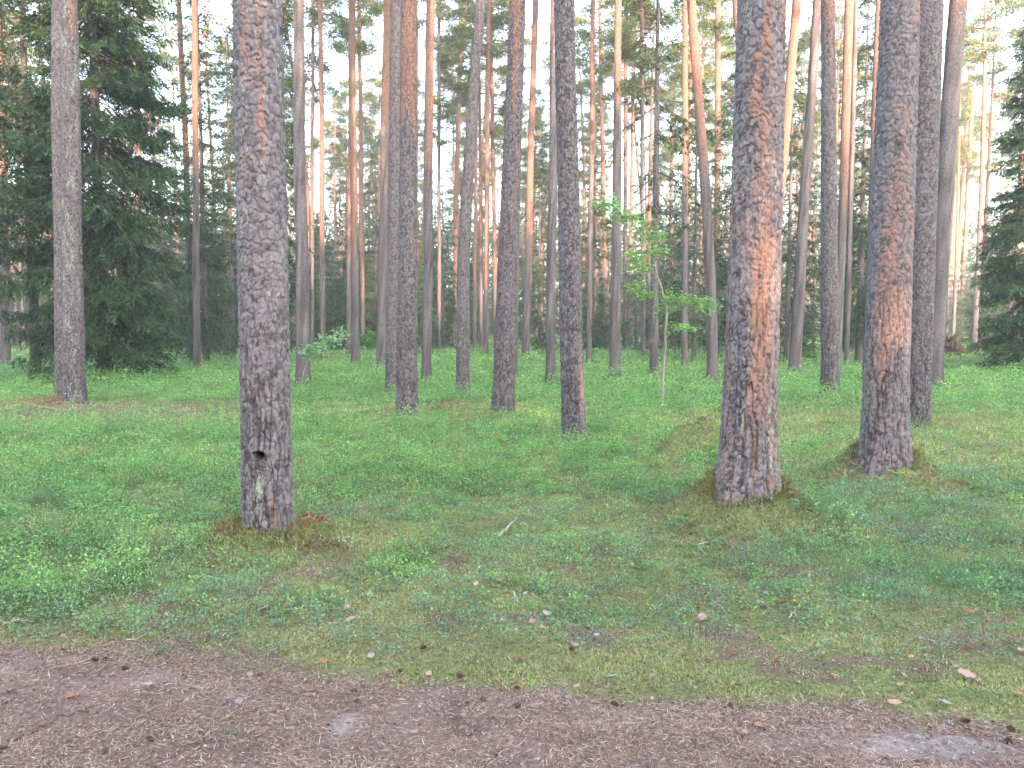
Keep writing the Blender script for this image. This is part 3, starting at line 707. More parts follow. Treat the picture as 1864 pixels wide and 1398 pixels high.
# far wood closing the view, and the wood behind the path that keeps the low sun off the foreground
def wood_mass(name, n, x0, x1, y0, y1, zt, size, gaps=(), c0=(.05, .085, .035), clump=1.6, thr=.42, nt=40):
    r = np.random.default_rng(n); a = Acc()
    k = int(n/40); cx = r.uniform(x0, x1, k); cy = r.uniform(y0, y1, k); cz = zt*r.random(k)**.9
    keep = fbm(cx*.09, cz*.13, o=3, seed=n) > thr*(.6+.8*cz/zt)
    cx, cy, cz = cx[keep], cy[keep], cz[keep]; k = len(cx)
    P = np.stack([cx, cy, cz], -1)[:, None]+r.normal(size=(k, 40, 3))*clump*np.array([.5, .5, .38]); P = P.reshape(-1, 3); P = P[P[:, 2] > .05]
    for g, rad in gaps:
        v = P-g; s = v@SUNV; dd = np.linalg.norm(v-s[:, None]*SUNV, axis=1); P = P[dd > rad]
    m = len(P); D = r.normal(size=(m, 3)); C = np.array(c0)*r.uniform(.6, 1.4, (m, 1))
    a.addl(leaves(P, D, r.uniform(.7, 1.3, m)*size, r.uniform(.3, .5, m)*size, r.normal(size=(m, 3))), C, 1)
    for i in range(nt):
        x = r.uniform(x0, x1); y = r.uniform(y0, y1); q = np.array([[x, y, -.2], [x+.1, y, zt*.4], [x+.1, y, zt*.8]])
        if any(abs(x-(g+SUNV*((y-g[1])/SUNV[1]))[0]) < rad+.25 for g, rad in gaps): continue
        V, F = tube(q, [.18, .15, .06], 6); a.add(V, F, np.array([.2, .13, .1]), 0)
    return a.mesh(name, [M_wood, M_needle])
me = wood_mass('far_wood', 270000, -110, 110, 118, 155, 18, .62, thr=.24, nt=220)
o = obj('far_wood', me, kind='stuff'); tag(o, 'far-off dark green wood closing the view behind the last pines', 'woodland')
GAPS = [(atdepth(1388, 565, 6.8), .50), (atdepth(1380, 430, 6.8), .36), (atdepth(1604, 632, 8.6), .52), (atdepth(1605, 430, 8.6), .25)]  # openings shaped into the unseen wood so sun patches reach two trunks
me = wood_mass('wood', 380000, -75, 62, -56, -38, 23.5, .66, gaps=GAPS, clump=2.4, thr=-1, nt=40)
o = obj('wood', me, kind='stuff'); tag(o, 'dense wood on the near side of the dirt path, shading the foreground', 'woodland')

# ------------------------------------------------------------------ leafy sapling, pale sapling
def spray_tree(name, label, Y, trunk_px, sprays, rad, leafL, col, group=None, nl=150, seed=5, woodc=(.26, .24, .21)):
    r = np.random.default_rng(seed)
    pts = np.array([atdepth(a, b, Y) for a, b in trunk_px]); base = pts[0].copy(); base[2] = float(ground(base[0], base[1], False))-.02
    pts[0][2] = base[2]
    pts = pts-base
    pts[1:, 1] += r.normal(size=len(pts)-1)*.05
    tt = np.linspace(0, len(pts)-1, 26); P = np.stack([np.interp(tt, np.arange(len(pts)), pts[:, k]) for k in range(3)], -1)+r.normal(size=(26, 3))*rad*.5
    t = thing(name, label, 'sapling', base, group)
    V, F = tube(P, np.linspace(rad*1.15, rad*.3, 26), 7); a = Acc(); a.add(V, F, np.array(woodc), 0)
    obj('trunk', a.mesh('trunk', [M_wood], True), t)
    a = Acc()
    for (sx, sy, hw, hh) in sprays:
        c = atdepth(sx, sy, Y)-base; w_ = hw*Y/F0; h_ = hh*Y/F0; c[1] += r.uniform(-.3, .3)
        j = np.argmin(np.linalg.norm(P-(c-np.array([0, 0, .15])), axis=1)); q = np.stack([P[j], (P[j]+c)/2+np.array([0, 0, .04]), c])
        V, F = tube(q, [rad*.35, rad*.22, rad*.1], 4); a.add(V, F, np.array(woodc), 0)
        for b in range(7):
            e = c+np.array([r.uniform(-1, 1)*w_, r.uniform(-1, 1)*w_*.8, r.uniform(-1, 1)*h_*.5]); q = np.stack([(P[j]+c)/2, (c+e)/2+np.array([0, 0, .03]), e])
            V, F = tube(q, [rad*.15, rad*.1, rad*.05], 3); a.add(V, F, np.array(woodc), 0)
        n = int(2*nl*hw/30*r.uniform(.8, 1.2)); nt_ = n//6+1
        tw = c+np.stack([r.normal(size=nt_)*w_*.48, r.normal(size=nt_)*w_*.45, r.normal(size=nt_)*h_*.75], -1)
        tw[:, 2] -= np.abs(tw[:, 0]-c[0])*.12
        Pl = (tw[:, None]+r.normal(size=(nt_, 6, 3))*np.array([.07, .07, .035])).reshape(-1, 3); m = len(Pl)
        D = np.stack([r.normal(size=m), r.normal(size=m), r.normal(size=m)*.2-.25], -1)
        C = np.array(col)*r.uniform(.7, 1.35, (m, 1))
        a.addl(leaves(Pl, D, r.uniform(.7, 1.3, m)*leafL, r.uniform(.4, .6, m)*leafL, np.array([0, 0, 1.0])+r.normal(size=(m, 3))*.7, fold=.12), C, 1)
    obj('crown', a.mesh('crown', [M_wood, M_leaf]), t)
    return t
Ysap = at(1207, 740)[1]
spray_tree('leafy_sapling', 'crooked leafy sapling with bright green layered sprays right of centre', Ysap,
    [(1207, 742), (1206, 700), (1213, 650), (1209, 610), (1214, 570), (1203, 520), (1192, 480), (1178, 440), (1150, 400), (1120, 375)],
    [(1105, 368, 26, 8), (1125, 380, 26, 9), (1155, 395, 26, 10), (1168, 414, 28, 11), (1192, 432, 28, 8), (1200, 456, 24, 8), (1155, 462, 18, 6), (1165, 488, 24, 7), (1155, 521, 22, 7), (1180, 535, 14, 5),
     (1225, 543, 30, 11), (1255, 548, 30, 11), (1282, 556, 22, 8), (1212, 560, 18, 6), (1240, 594, 28, 4)], .027, .085, (.22, .44, .11), seed=6, nl=80)
Y2 = 17.5
spray_tree('pale_sapling', 'small sapling with pale green leaves between the two left pines', Y2,
    [(548, 722), (552, 690), (560, 660), (575, 640), (592, 622)],
    [(604, 616, 17, 7), (590, 628, 20, 7), (562, 634, 14, 6), (556, 648, 12, 5), (612, 608, 10, 5)], .012, .10, (.26, .44, .22), seed=8, nl=90)
spray_tree('leafy_sapling', 'low rounded leafy bush beyond the salmon pine in the left distance', 40,
    [(662, 648), (662, 630), (670, 615)], [(660, 615, 14, 7), (676, 612, 14, 7), (668, 625, 18, 8)], .02, .2, (.12, .28, .07), seed=9, nl=160)

# ------------------------------------------------------------------ ground cover
def sample(y0, y1, dens, r):
    area = .5*((.63*y0+1)*2+(.63*y1+1)*2)*(y1-y0); n = int(area*dens)
    y = y0+(y1-y0)*r.random(n); hw = .63*y+1; keep = r.random(n) < hw/(.63*y1+1)*1.0
    y = y[keep]; x = r.uniform(-1, 1, len(y))*(.63*y+1); return x, y
def shrubs(name, which, bands, col, col2, hgt, r, wratio=.6):
    VV, CC = [], []
    for (y0, y1, dens, k, ll, sprd) in bands:
        x, y = sample(y0, y1, dens, r)
        c = cover(x, y)[which]; keep = r.random(len(x)) < c; x, y, c = x[keep], y[keep], c[keep]
        n = len(x); z = ground(x, y)
        hh = hgt*(.45+.55*c)*r.uniform(.65, 1.2, n)*(.40+1.0*ss(fbm(x*2.4, y*2.4, o=3, seed=61), .35, .65))
        s = r.random((n, k))**.7
        lean = r.normal(size=(n, 1, 2))*.35
        P = np.empty((n, k, 3)); P[..., 0] = x[:, None]+r.normal(size=(n, k))*sprd+lean[..., 0]*s*hh[:, None]; P[..., 1] = y[:, None]+r.normal(size=(n, k))*sprd+lean[..., 1]*s*hh[:, None]
        P[..., 2] = z[:, None]+hh[:, None]*(.12+.88*s)
        D = r.normal(size=(n, k, 3)); D[..., 2] = np.abs(D[..., 2])*.7+.1
        m = vn(x*1.7, y*1.7, None, 71)[:, None, None]; C = (np.array(col)*(1-m)+np.array(col2)*m)*r.uniform(.75, 1.3, (n, 1, 1))*r.uniform(.75, 1.3, (n, k, 1))
        young = (r.random((n, k, 1)) < .12); C = np.where(young, C*np.array([1.35, 1.3, 1.2]), C)
        N = np.array([0, 0, 1.0])+r.normal(size=(n*k, 3))*.7
        VV.append(leaves(P.reshape(-1, 3), D.reshape(-1, 3), ll*r.uniform(.7, 1.3, n*k), ll*wratio*r.uniform(.7, 1.2, n*k), N)); CC.append(rep4(C.reshape(-1, 3)))
        if y0 < 9:   # thin stems
            q = np.stack([x, y, z], -1); dd = np.concatenate([lean[:, 0]*1.0, np.ones((n, 1))], 1)
            VV.append(leaves(q, dd, hh*.9, .0025, None)); CC.append(rep4(np.tile(np.array([.13, .13, .08]), (n, 1))))
    V = np.concatenate(VV); C = np.concatenate(CC)
    return new_mesh(name, V, qf(len(V)//4), M_shrub, {'col': C})
r = np.random.default_rng(5)
me = shrubs('bilberry', 0, [(3.9, 6, 440, 16, .020, .026), (6, 9, 400, 15, .022, .030), (9, 13, 260, 13, .028, .038), (13, 20, 120, 10, .038, .05), (20, 32, 46, 9, .06, .09), (32, 60, 13, 8, .10, .16), (60, 120, 2.6, 7, .2, .3)],
            (.130, .300, .088), (.235, .415, .120), .25, r)
tag(obj('bilberry_shrub', me, kind='stuff'), 'low bright green bilberry plants covering the forest floor', 'ground cover')
me = shrubs('lingonberry', 1, [(3.9, 6, 480, 15, .018, .02), (6, 9, 430, 15, .020, .022), (9, 13, 180, 11, .025, .03), (13, 20, 60, 9, .038, .04)],
            (.135, .245, .135), (.220, .345, .195), .12, r, .5)
tag(obj('lingonberry_shrub', me, kind='stuff'), 'bluish green lingonberry plants spread over the right foreground', 'ground cover')
# moss and short grass
def moss_mesh(r):
    VV, CC = [], []
    for y0, y1, dens, ll in ((3.4, 5.2, 17000, .0125), (5.2, 7.5, 9000, .017), (7.5, 11, 2600, .03), (11, 17, 800, .045)):
        x, y = sample(y0, y1, dens, r); b, l, o = cover(x, y)
        mo = _moss(x, y); keep = r.random(len(x)) < np.clip(mo*1.1*(1-.7*b), 0, 1)*o; x, y = x[keep], y[keep]; n = len(x); z = ground(x, y)
        P = np.stack([x, y, z-.002], -1); D = r.normal(size=(n, 3))*.75; D[:, 2] = np.abs(D[:, 2])+.55
        m = fbm(x*4, y*4, o=3, seed=81)[:, None]; m = ss(m, .35, .65)
        C = (np.array([.165, .260, .095])*(1-m)+np.array([.37, .425, .175])*m)*r.uniform(.6, 1.35, (n, 1))
        br = r.random((n, 1)) < .16; C = np.where(br, np.array([.34, .25, .17])*r.uniform(.6, 1.3, (n, 1)), C)
        hh = ll*r.uniform(.6, 1.5, n)*(.7+1.0*m[:, 0])*(1+1.2*sum(np.exp(-((x-a)**2+(y-b)**2)/(r_*r_)) for a, b, r_, h_ in MOUNDS[:3]))
        VV.append(leaves(P, D, hh, ll*.34*r.uniform(.6, 1.3, n))); CC.append(rep4(C))
    V = np.concatenate(VV); return new_mesh('moss', V, qf(len(V)//4), M_moss, {'col': np.concatenate(CC)})
tag(obj('moss', moss_mesh(r), kind='stuff'), 'yellow-green moss carpet on the verge and mounds', 'moss')
# needle litter: path, verge, under the trees
def litter_mesh(r):
    VV, CC = [], []
    pal = np.array([[.34, .21, .16], [.46, .33, .26], [.19, .12, .09], [.55, .45, .37], [.38, .21, .15]])
    for y0, y1, dens, on in ((2.6, 4.8, 14000, 1), (3.9, 8.5, 4200, 0), (8.5, 16, 500, 0)):
        x, y = sample(y0, y1, dens, r); pn = pathness(x, y)
        if on: keep = r.random(len(x)) < ss(pn, -.25, .05)*(1-.85*ss(_sand(x, y), .25, .6))*(.35+1.0*ss(fbm(x*3, y*3, o=3, seed=77), .38, .6))
        else: keep = (pn < 0) & (r.random(len(x)) < .5+.5*np.exp(-((pn+.2)/.25)**2))
        x, y = x[keep], y[keep]; n = len(x); z = np.maximum(ground(x, y), _pz(x, y))
        D = r.normal(size=(n, 3)); D[:, 2] *= .18
        P = np.stack([x, y, z+.003+(.012*r.random(n) if on else .02*r.random(n))], -1)
        C = pal[r.integers(0, 5, n)]*r.uniform(.7, 1.25, (n, 1)); sc_ = 1 if y1 < 9 else 2
        VV.append(leaves(P, D, r.uniform(.018, .055, n)*sc_, r.uniform(.0016, .003, n)*sc_, np.array([0, 0, 1.0])+r.normal(size=(n, 3))*.3)); CC.append(rep4(C))
    # bark crumbs and leaf scraps
    x, y = sample(2.6, 6.5, 1500, r); n = len(x); pn = pathness(x, y); keep = r.random(n) < np.where(pn > 0, .9, 1.0); x, y = x[keep], y[keep]; n = len(x)
    z = np.maximum(ground(x, y), _pz(x, y))+.006
    pal2 = np.array([[.36, .20, .13], [.20, .11, .08], [.34, .30, .29], [.10, .06, .05], [.45, .34, .27], [.26, .12, .07]])
    N = np.array([0, 0, 1.0])+r.normal(size=(n, 3))*.35; D = r.normal(size=(n, 3)); D[:, 2] *= .2
    VV.append(leaves(np.stack([x, y, z], -1), D, r.uniform(.007, .024, n), r.uniform(.005, .014, n), N, fold=.2)); CC.append(rep4(pal2[r.integers(0, 6, n)]*r.uniform(.7, 1.2, (n, 1))))
    V = np.concatenate(VV); return new_mesh('litter', V, qf(len(V)//4), M_litter, {'col': np.concatenate(CC)})
tag(obj('needle_litter', litter_mesh(r), kind='stuff'), 'brown pine needles and bark crumbs strewn over the path and verge', 'litter')
def grass_mesh(r):
    VV, CC = [], []
    spots = [(370, 1330, .12, 60, 1), (400, 1375, .16, 60, 1), (250, 1340, .14, 40, 1), (230, 1385, .2, 70, 1), (50, 1350, .15, 40, 1), (640, 1390, .12, 40, 1), (1250, 1390, .1, 30, 1), (1700, 1350, .1, 25, .6)]
    for (a, b, rad, n, g) in spots:
        p = at(a, b); x = p[0]+r.normal(size=n)*rad; y = p[1]+r.normal(size=n)*rad*.7; z = _pz(x, y)
        D = r.normal(size=(n, 3))*.6; D[:, 2] = 1
        C = np.array([.16, .22, .07])*r.uniform(.7, 1.4, (n, 1)); VV.append(leaves(np.stack([x, y, z], -1), D, r.uniform(.02, .055, n), .0032)); CC.append(rep4(C))
    # dry and green blades along the verge
    x, y = sample(3.3, 5.6, 900, r); pn = pathness(x, y); keep = r.random(len(x)) < np.exp(-((pn+.12)/.22)**2); x, y = x[keep], y[keep]; n = len(x); z = np.maximum(ground(x, y), _pz(x, y))
    D = r.normal(size=(n, 3))*.9; D[:, 2] = np.abs(D[:, 2])*.6+.35; dry = r.random((n, 1)) < .72
    C = np.where(dry, np.array([.36, .26, .16]), np.array([.13, .18, .06]))*r.uniform(.6, 1.3, (n, 1)); VV.append(leaves(np.stack([x, y, z], -1), D, r.uniform(.02, .065, n), .0028)); CC.append(rep4(C))
    # fine green grass tufts in the right foreground
    for (a, b, rad, n) in ((1790, 1060, .30, 520), (1730, 1040, .20, 260), (1540, 1030, .2, 260), (1840, 1100, .24, 260), (1560, 1075, .15, 300), (1300, 690, 1.2, 900), (640, 700, 1.6, 900), (300, 700, 1.6, 900)):
        p = at(a, b); x = p[0]+r.normal(size=n)*rad; y = p[1]+r.normal(size=n)*rad; z = ground(x, y); D = r.normal(size=(n, 3))*.35; D[:, 2] = 1
        C = np.array([.12, .26, .10])*r.uniform(.7, 1.35, (n, 1)); VV.append(leaves(np.stack([x, y, z], -1), D, r.uniform(.06, .15, n), .0035 if b > 900 else .012)); CC.append(rep4(C))
    V = np.concatenate(VV); return new_mesh('grass', V, qf(len(V)//4), M_shrub, {'col': np.concatenate(CC)})
tag(obj('grass', grass_mesh(r), kind='stuff'), 'sparse fine grass blades along the path edge and in the right foreground', 'grass')

# ------------------------------------------------------------------ fallen leaves, cones, sticks
def surf(x, y): return float(max(ground(np.array(x), np.array(y)), _pz(np.array(x), np.array(y)) if y < 5 else -9))
def leaf_piece(L, Wd, c, seed):
    r = np.random.default_rng(seed); nu, nv = 9, 5; V = []
    for i in range(nu):
        u = i/(nu-1)
        for j in range(nv):
            v = j/(nv-1)*2-1; half = Wd*.5*(math.sin(math.pi*min(1, u*1.02+.02))**.7)*(1+.22*math.sin(u*19+seed))+.001
            V.append((u*L-L/2, v*half, .006+.16*Wd*v*v+.10*L*(u-.5)**2*math.sin(seed)+r.normal()*.0012))
    F = [(i*nv+j, (i+1)*nv+j, (i+1)*nv+j+1, i*nv+j+1) for i in range(nu-1) for j in range(nv-1)]
    V = np.array(V); F = np.array(F)
    C = np.tile(np.array(c), (len(V), 1))*r.uniform(.9, 1.1, (len(V), 1))
    return new_mesh('fallen_leaf', V, F, M_litter, {'col': C}, True)
LP = {'tan': (.46, .29, .20), 'orange': (.33, .17, .10), 'pinkish': (.43, .28, .25), 'pale grey': (.34, .31, .31), 'brown': (.22, .12, .085)}
LM = {k: [leaf_piece(.075, .042, v, 3+i), leaf_piece(.06, .038, v, 9+i)] for i, (k, v) in enumerate(LP.items())}
leafspots = [(1278, 1133, 'pinkish', 1.15, ''), (640, 1135, 'tan', 1.3, ''), (1708, 1122, 'orange', .9, ''), (676, 1204, 'pale grey', .95, ''), (1112, 1243, 'pale grey', 1.0, ''),
 (95, 1190, 'orange', .7, ''), (988, 1150, 'tan', .8, ''), (1048, 1182, 'pinkish', .7, ''), (1085, 1165, 'pale grey', .7, ''), (945, 1160, 'pinkish', .7, ''), (995, 1225, 'orange', .8, ''), (905, 1248, 'orange', .6, ''),
 (1010, 1110, 'orange', .6, ''), (820, 1015, 'brown', .8, ''), (780, 1136, 'tan', .8, ''), (716, 1045, 'brown', .8, ''), (1168, 1095, 'pale grey', .6, ''), (1198, 1152, 'tan', .7, ''), (1250, 1063, 'pale grey', .7, ''),
 (1420, 1105, 'brown', 1.4, ''), (1450, 1102, 'orange', 1.1, ''), (1690, 1185, 'pinkish', 1.0, ''), (1760, 1238, 'pinkish', 1.2, ''), (1765, 1122, 'orange', .9, ''), (1716, 1133, 'pinkish', .6, ''), (1640, 1258, 'tan', .8, ''),
 (1630, 1290, 'tan', .9, ''), (1720, 1290, 'pale grey', 1.1, ''), (1480, 1293, 'pale grey', .7, ''), (1380, 1335, 'orange', .8, ''), (1355, 1352, 'tan', .6, ''), (1228, 1355, 'orange', .8, ''), (1520, 1240, 'tan', .7, ''), (1855, 1275, 'orange', 1.0, ''),
 (350, 1038, 'tan', .7, ''), (312, 1112, 'brown', .9, ''), (382, 1136, 'orange', .6, ''), (385, 1045, 'brown', .8, ''), (480, 1112, 'pale grey', .9, ''), (552, 1095, 'pale grey', .9, ''), (632, 1108, 'pinkish', .8, ''), (595, 1168, 'orange', .6, ''),
 (270, 1262, 'pale grey', .7, ''), (365, 1267, 'tan', .7, ''), (130, 1287, 'orange', .9, ''), (262, 1325, 'tan', .6, ''), (150, 1362, 'orange', .6, ''), (540, 1280, 'orange', .6, ''), (436, 1290, 'pale grey', .7, ''), (205, 1232, 'pale grey', .6, ''), (20, 1275, 'tan', .8, ''), (350, 1185, 'brown', .7, ''), (225, 1200, 'tan', .5, ''),
 (1855, 1010, 'brown', 1.0, ''), (1378, 672, 'tan', .01, ''), (1068, 980, 'tan', .9, ''), (560, 1010, 'orange', 1.0, ''), (1560, 870, 'brown', 1.1, ''), (1150, 1040, 'tan', .8, ''), (860, 1140, 'pinkish', .6, ''), (920, 1070, 'brown', .9, ''), (735, 1188, 'tan', .6, ''), (1330, 1200, 'brown', .8, '')]
_r = np.random.default_rng(12)
for i in range(70):
    leafspots.append((_r.uniform(330, 1864), 1000+260*_r.random()**.8, ['tan', 'pinkish', 'brown', 'pale grey', 'orange', 'tan', 'brown'][_r.integers(7)], _r.uniform(.45, .85), ''))
for i, (a, b, k, s, _) in enumerate(leafspots):
    if s < .1: continue
    p = at(a, b); x, y = float(p[0]), float(p[1]); off = pathness(x, y) < 0
    o = obj('fallen_leaf', LM[k][i % 2], None, (x, y, surf(x, y)+(.022 if off else .006)))
    o.rotation_euler = (rng.uniform(-.35, .45), rng.uniform(-.3, .3), rng.uniform(0, 6.28)); s *= .95; o.scale = (s, s, s)
    tag(o, '%s fallen leaf lying on the %s' % (k, 'mossy verge' if off else 'brown dirt path'), 'fallen leaf', '%s fallen leaves on the %s' % (k, 'verge' if off else 'path'))
def cone_mesh(seed):
    a = Acc(); r = np.random.default_rng(seed); L = .05
    tt = np.linspace(0, 1, 8); prof = np.array([.25, .75, 1, 1, .9, .7, .45, .12])*.014
    V, F = tube(np.stack([tt*L-L/2, 0*tt, .016+0*tt], -1), prof, 10); a.add(V, F, np.array([.07, .04, .03]), 0)
    n = 78; k = np.arange(n); t = (k+.5)/n; ph = k*2.39996; rr = np.interp(t, tt, prof)
    P = np.stack([t*L-L/2, np.cos(ph)*rr*.8, .016+np.sin(ph)*rr*.8], -1); D = np.stack([0*t-.55+.9*t, np.cos(ph), np.sin(ph)], -1)
    a.addl(leaves(P, D, .011, .010, np.stack([np.ones(n), 0*t, 0*t], -1), fold=.15), np.array([.20, .125, .095])*r.uniform(.6, 1.5, (n, 1)), 0)
    return a.mesh('pine_cone', [M_wood])
CM = [cone_mesh(1), cone_mesh(2)]
for i, (a, b) in enumerate([(228, 1223), (193, 1204), (172, 1208), (473, 1235), (645, 1267), (650, 1284), (772, 1185), (838, 1237), (940, 1258), (1040, 1187), (850, 1288), (940, 1296), (1118, 1290), (248, 1375), (275, 1362), (8, 1385), (190, 1388), (1838, 1335), (1835, 1355), (728, 1228), (1625, 1318), (1330, 1290), (880, 1280), (1760, 1320)]):
    p = at(a, b); x, y = float(p[0]), float(p[1]); off = pathness(x, y) < 0; s = rng.uniform(.42, .68)
    o = obj('pine_cone', CM[i % 2], None, (x, y, surf(x, y)+(.012 if off else .001))); o.rotation_euler = (rng.uniform(0, .3), rng.uniform(-.3, .3), rng.uniform(0, 6.28)); o.scale = (s, s, s)
    tag(o, 'small dark pine cone lying on the %s' % ('mossy verge' if off else 'dirt path'), 'pine cone', 'pine cones on the %s' % ('verge' if off else 'path'))
def stick(pxs, rad, c, label, lift=.012, twigs=(), name='fallen_stick'):
    P = []
    for a, b in pxs: q = at(a, b); P.append([q[0], q[1], surf(q[0], q[1])+lift])
    P = np.array(P); base = P[0].copy(); tt = np.linspace(0, len(P)-1, 4*len(P)); Q = np.stack([np.interp(tt, np.arange(len(P)), P[:, k]) for k in range(3)], -1)-base
    Q[1:-1] += rng.normal(size=(len(Q)-2, 3))*rad*.5
    a_ = Acc(); V, F = tube(Q, np.linspace(rad, rad*.45, len(Q)), 6); a_.add(V, F, np.array(c), 0)
    for tw in twigs:
        T = np.array([[at(a, b)[0], at(a, b)[1], surf(at(a, b)[0], at(a, b)[1])+lift] for a, b in tw])-base
        V, F = tube(T, np.linspace(rad*.6, rad*.25, len(T)), 5); a_.add(V, F, np.array(c), 0)
    tag(obj(name, a_.mesh(name, [M_wood], True), None, tuple(float(k) for k in base)), label, 'stick', 'fallen sticks on the forest floor')
stick([(905, 980), (922, 968), (940, 953)], .014, (.42, .38, .28), 'pale broken stick lying among green plants at centre', .05)
stick([(1155, 1014), (1168, 1006), (1180, 995)], .006, (.38, .33, .27), 'thin pale stick right of the centre foreground in moss', .03)
stick([(1268, 1012), (1285, 1005), (1305, 998)], .006, (.40, .36, .32), 'pale forked twig lying below the thick reddish pine', .03, [[(1270, 1012), (1278, 1020), (1286, 1027)]])
stick([(1300, 960), (1325, 958), (1338, 955), (1360, 962), (1380, 958), (1405, 955), (1440, 952)], .007, (.27, .22, .2), 'long branching grey twig at the foot of the thick reddish pine', .04, [[(1375, 960), (1385, 975), (1390, 995)], [(1338, 957), (1330, 970), (1325, 980)], [(1303, 955), (1310, 968)]])
stick([(1372, 925), (1384, 935), (1388, 948)], .006, (.36, .2, .15), 'short reddish twig hanging over the mound of the thick reddish pine', .05)
stick([(1290, 1110), (1310, 1113), (1322, 1128)], .008, (.30, .27, .26), 'bent grey stick in the moss right of centre', .03, [[(1300, 1108), (1315, 1105)]])
stick([(1435, 1142), (1442, 1130), (1450, 1122)], .005, (.38, .33, .28), 'short pale twig among bluish plants at lower right', .04)
stick([(1418, 1088), (1445, 1093), (1478, 1100)], .006, (.28, .22, .2), 'brown twig lying above the orange leaves at right', .03)
stick([(935, 1085), (937, 1095), (943, 1108)], .005, (.55, .52, .5), 'small whitish twig standing out in the centre verge', .03)
stick([(386, 1052), (391, 1035), (393, 1020)], .008, (.14, .08, .07), 'dark crooked twig on the verge below the left foreground pine', .04)
stick([(5, 1143), (30, 1138), (62, 1137)], .007, (.42, .34, .27), 'light stick at the path edge on the far left', .02, [[(30, 1138), (45, 1131)]])
stick([(232, 1170), (250, 1168), (264, 1160)], .007, (.40, .30, .22), 'short tan stick at the path edge left of the foreground pine', .015)
stick([(15, 1370), (60, 1350), (110, 1325), (150, 1313), (165, 1315)], .007, (.17, .10, .08), 'long dark root-like stick lying on the path at lower left', .012)
stick([(150, 1312), (175, 1300)], .005, (.17, .11, .09), 'short brown twig on the path beside the long dark one', .01)
stick([(40, 757), (80, 765), (130, 768)], .02, (.30, .2, .15), 'brown dead branch on the ground left of the slim lichen pine', .08, [[(80, 765), (100, 750), (120, 742)], [(60, 760), (75, 745)]], 'dead_branch')
stick([(1330, 895), (1318, 903), (1308, 912)], .02, (.3, .24, .21), 'stub of root at the left foot of the thick reddish pine', .03)
stick([(1715, 828), (1738, 815), (1745, 800)], .012, (.2, .15, .13), 'small dark branch right of the sunlit pine', .06)
def branch_heap(px, py, name, label, cat, n, rad, hgt, seed, c=(.30, .17, .11), needles=0, nc=(.4, .17, .08)):
    r = np.random.default_rng(seed); p = at(px, py); p[2] = float(ground(p[0], p[1])); a = Acc()
    for i in range(n):
        s = np.array([r.normal()*rad*.5, r.normal()*rad*.35, hgt*r.random()])*(1 if n > 20 else .0); d = nrm(np.array([r.normal(), r.normal()*.6, r.normal()*.25])); L = r.uniform(.3, 1)*rad
        q = np.stack([s, s+d*L*.5+np.array([0, 0, .05*r.random()]), s+d*L-np.array([0, 0, .03])]); V, F = tube(q, [.010, .007, .003], 4); a.add(V, F, np.array(c)*r.uniform(.6, 1.4), 0)
    if needles:
        P = np.stack([r.normal(size=needles)*rad*.45, r.normal(size=needles)*rad*.35, hgt*r.random(needles)], -1); D = r.normal(size=(needles, 3)); D[:, 2] *= .6
        a.addl(leaves(P, D, .05, .006), np.array(nc)*r.uniform(.6, 1.4, (needles, 1)), 1)
    tag(obj(name, a.mesh(name, [M_wood, M_litter]), None, tuple(float(k) for k in p)), label, cat)
# crumbled litter and tufts on the two big mounds
def mound_litter(i, n, r):
    x0, y0, rad, h = MOUNDS[i]; a = r.random(n)*6.283; q = (.22 if i < 3 else 0)+r.random(n)*rad*1.4
    x = x0+np.cos(a)*q; y = y0+np.sin(a)*q; z = ground(x, y); D = r.normal(size=(n, 3)); D[:, 2] = np.abs(D[:, 2])*.5
    k = vn(x*6, y*6, None, 5) > .45; k = k[:, None]
    C = np.where(k, np.array([.27, .26, .09]), np.array([.25, .17, .11]))*r.uniform(.5, 1.4, (n, 1))
    ln = r.uniform(.02, .06, n)
    if i < 3:
        m_ = n//3; q2 = r.uniform(.15, .34, m_); x[:m_] = x0+np.cos(a[:m_])*q2; y[:m_] = y0+np.sin(a[:m_])*q2; z[:m_] = ground(x[:m_], y[:m_]); ln[:m_] *= 1.9; D[:m_, 2] += .5
    return leaves(np.stack([x, y, z], -1), D, ln, r.uniform(.003, .008, n)), rep4(C)
_v = [mound_litter(i, 12000 if i < 3 else 3000, np.random.default_rng(60+i)) for i in ([0, 1, 2]+[j for j in range(4, 13)])]
_V = np.concatenate([v[0] for v in _v]); tag(obj('moss_tufts', new_mesh('moss_tufts', _V, qf(len(_V)//4), M_moss, {'col': np.concatenate([v[1] for v in _v])}), kind='stuff'), 'brownish moss tufts and bark crumbs heaped round the feet of the big pines', 'moss')
branch_heap(95, 748, 'dead_twigs', 'brown heap of dead twigs left of the slim lichen pine', 'brushwood', 46, .55, .16, 3, needles=2200, nc=(.27, .15, .10))
branch_heap(555, 965, 'dead_twigs', 'rusty dead pine sprig beside the foot of the left foreground pine', 'brushwood', 46, .15, .06, 4, needles=300, nc=(.26, .13, .08))  # a single dead sprig, not a heap, built from many small twigs
#branch_heap(600, 730, 'dead_branch', 'small rusty patch of dead sprigs left of the orange-topped pine', 'dead branch', 5, .3, .05, 5, needles=300, nc=(.34, .17, .1))
branch_heap(812, 745, 'dead_branch', 'reddish dead branch lying between the orange-topped and the central pine', 'dead branch', 30, .45, .08, 6, needles=900, nc=(.36, .18, .12))

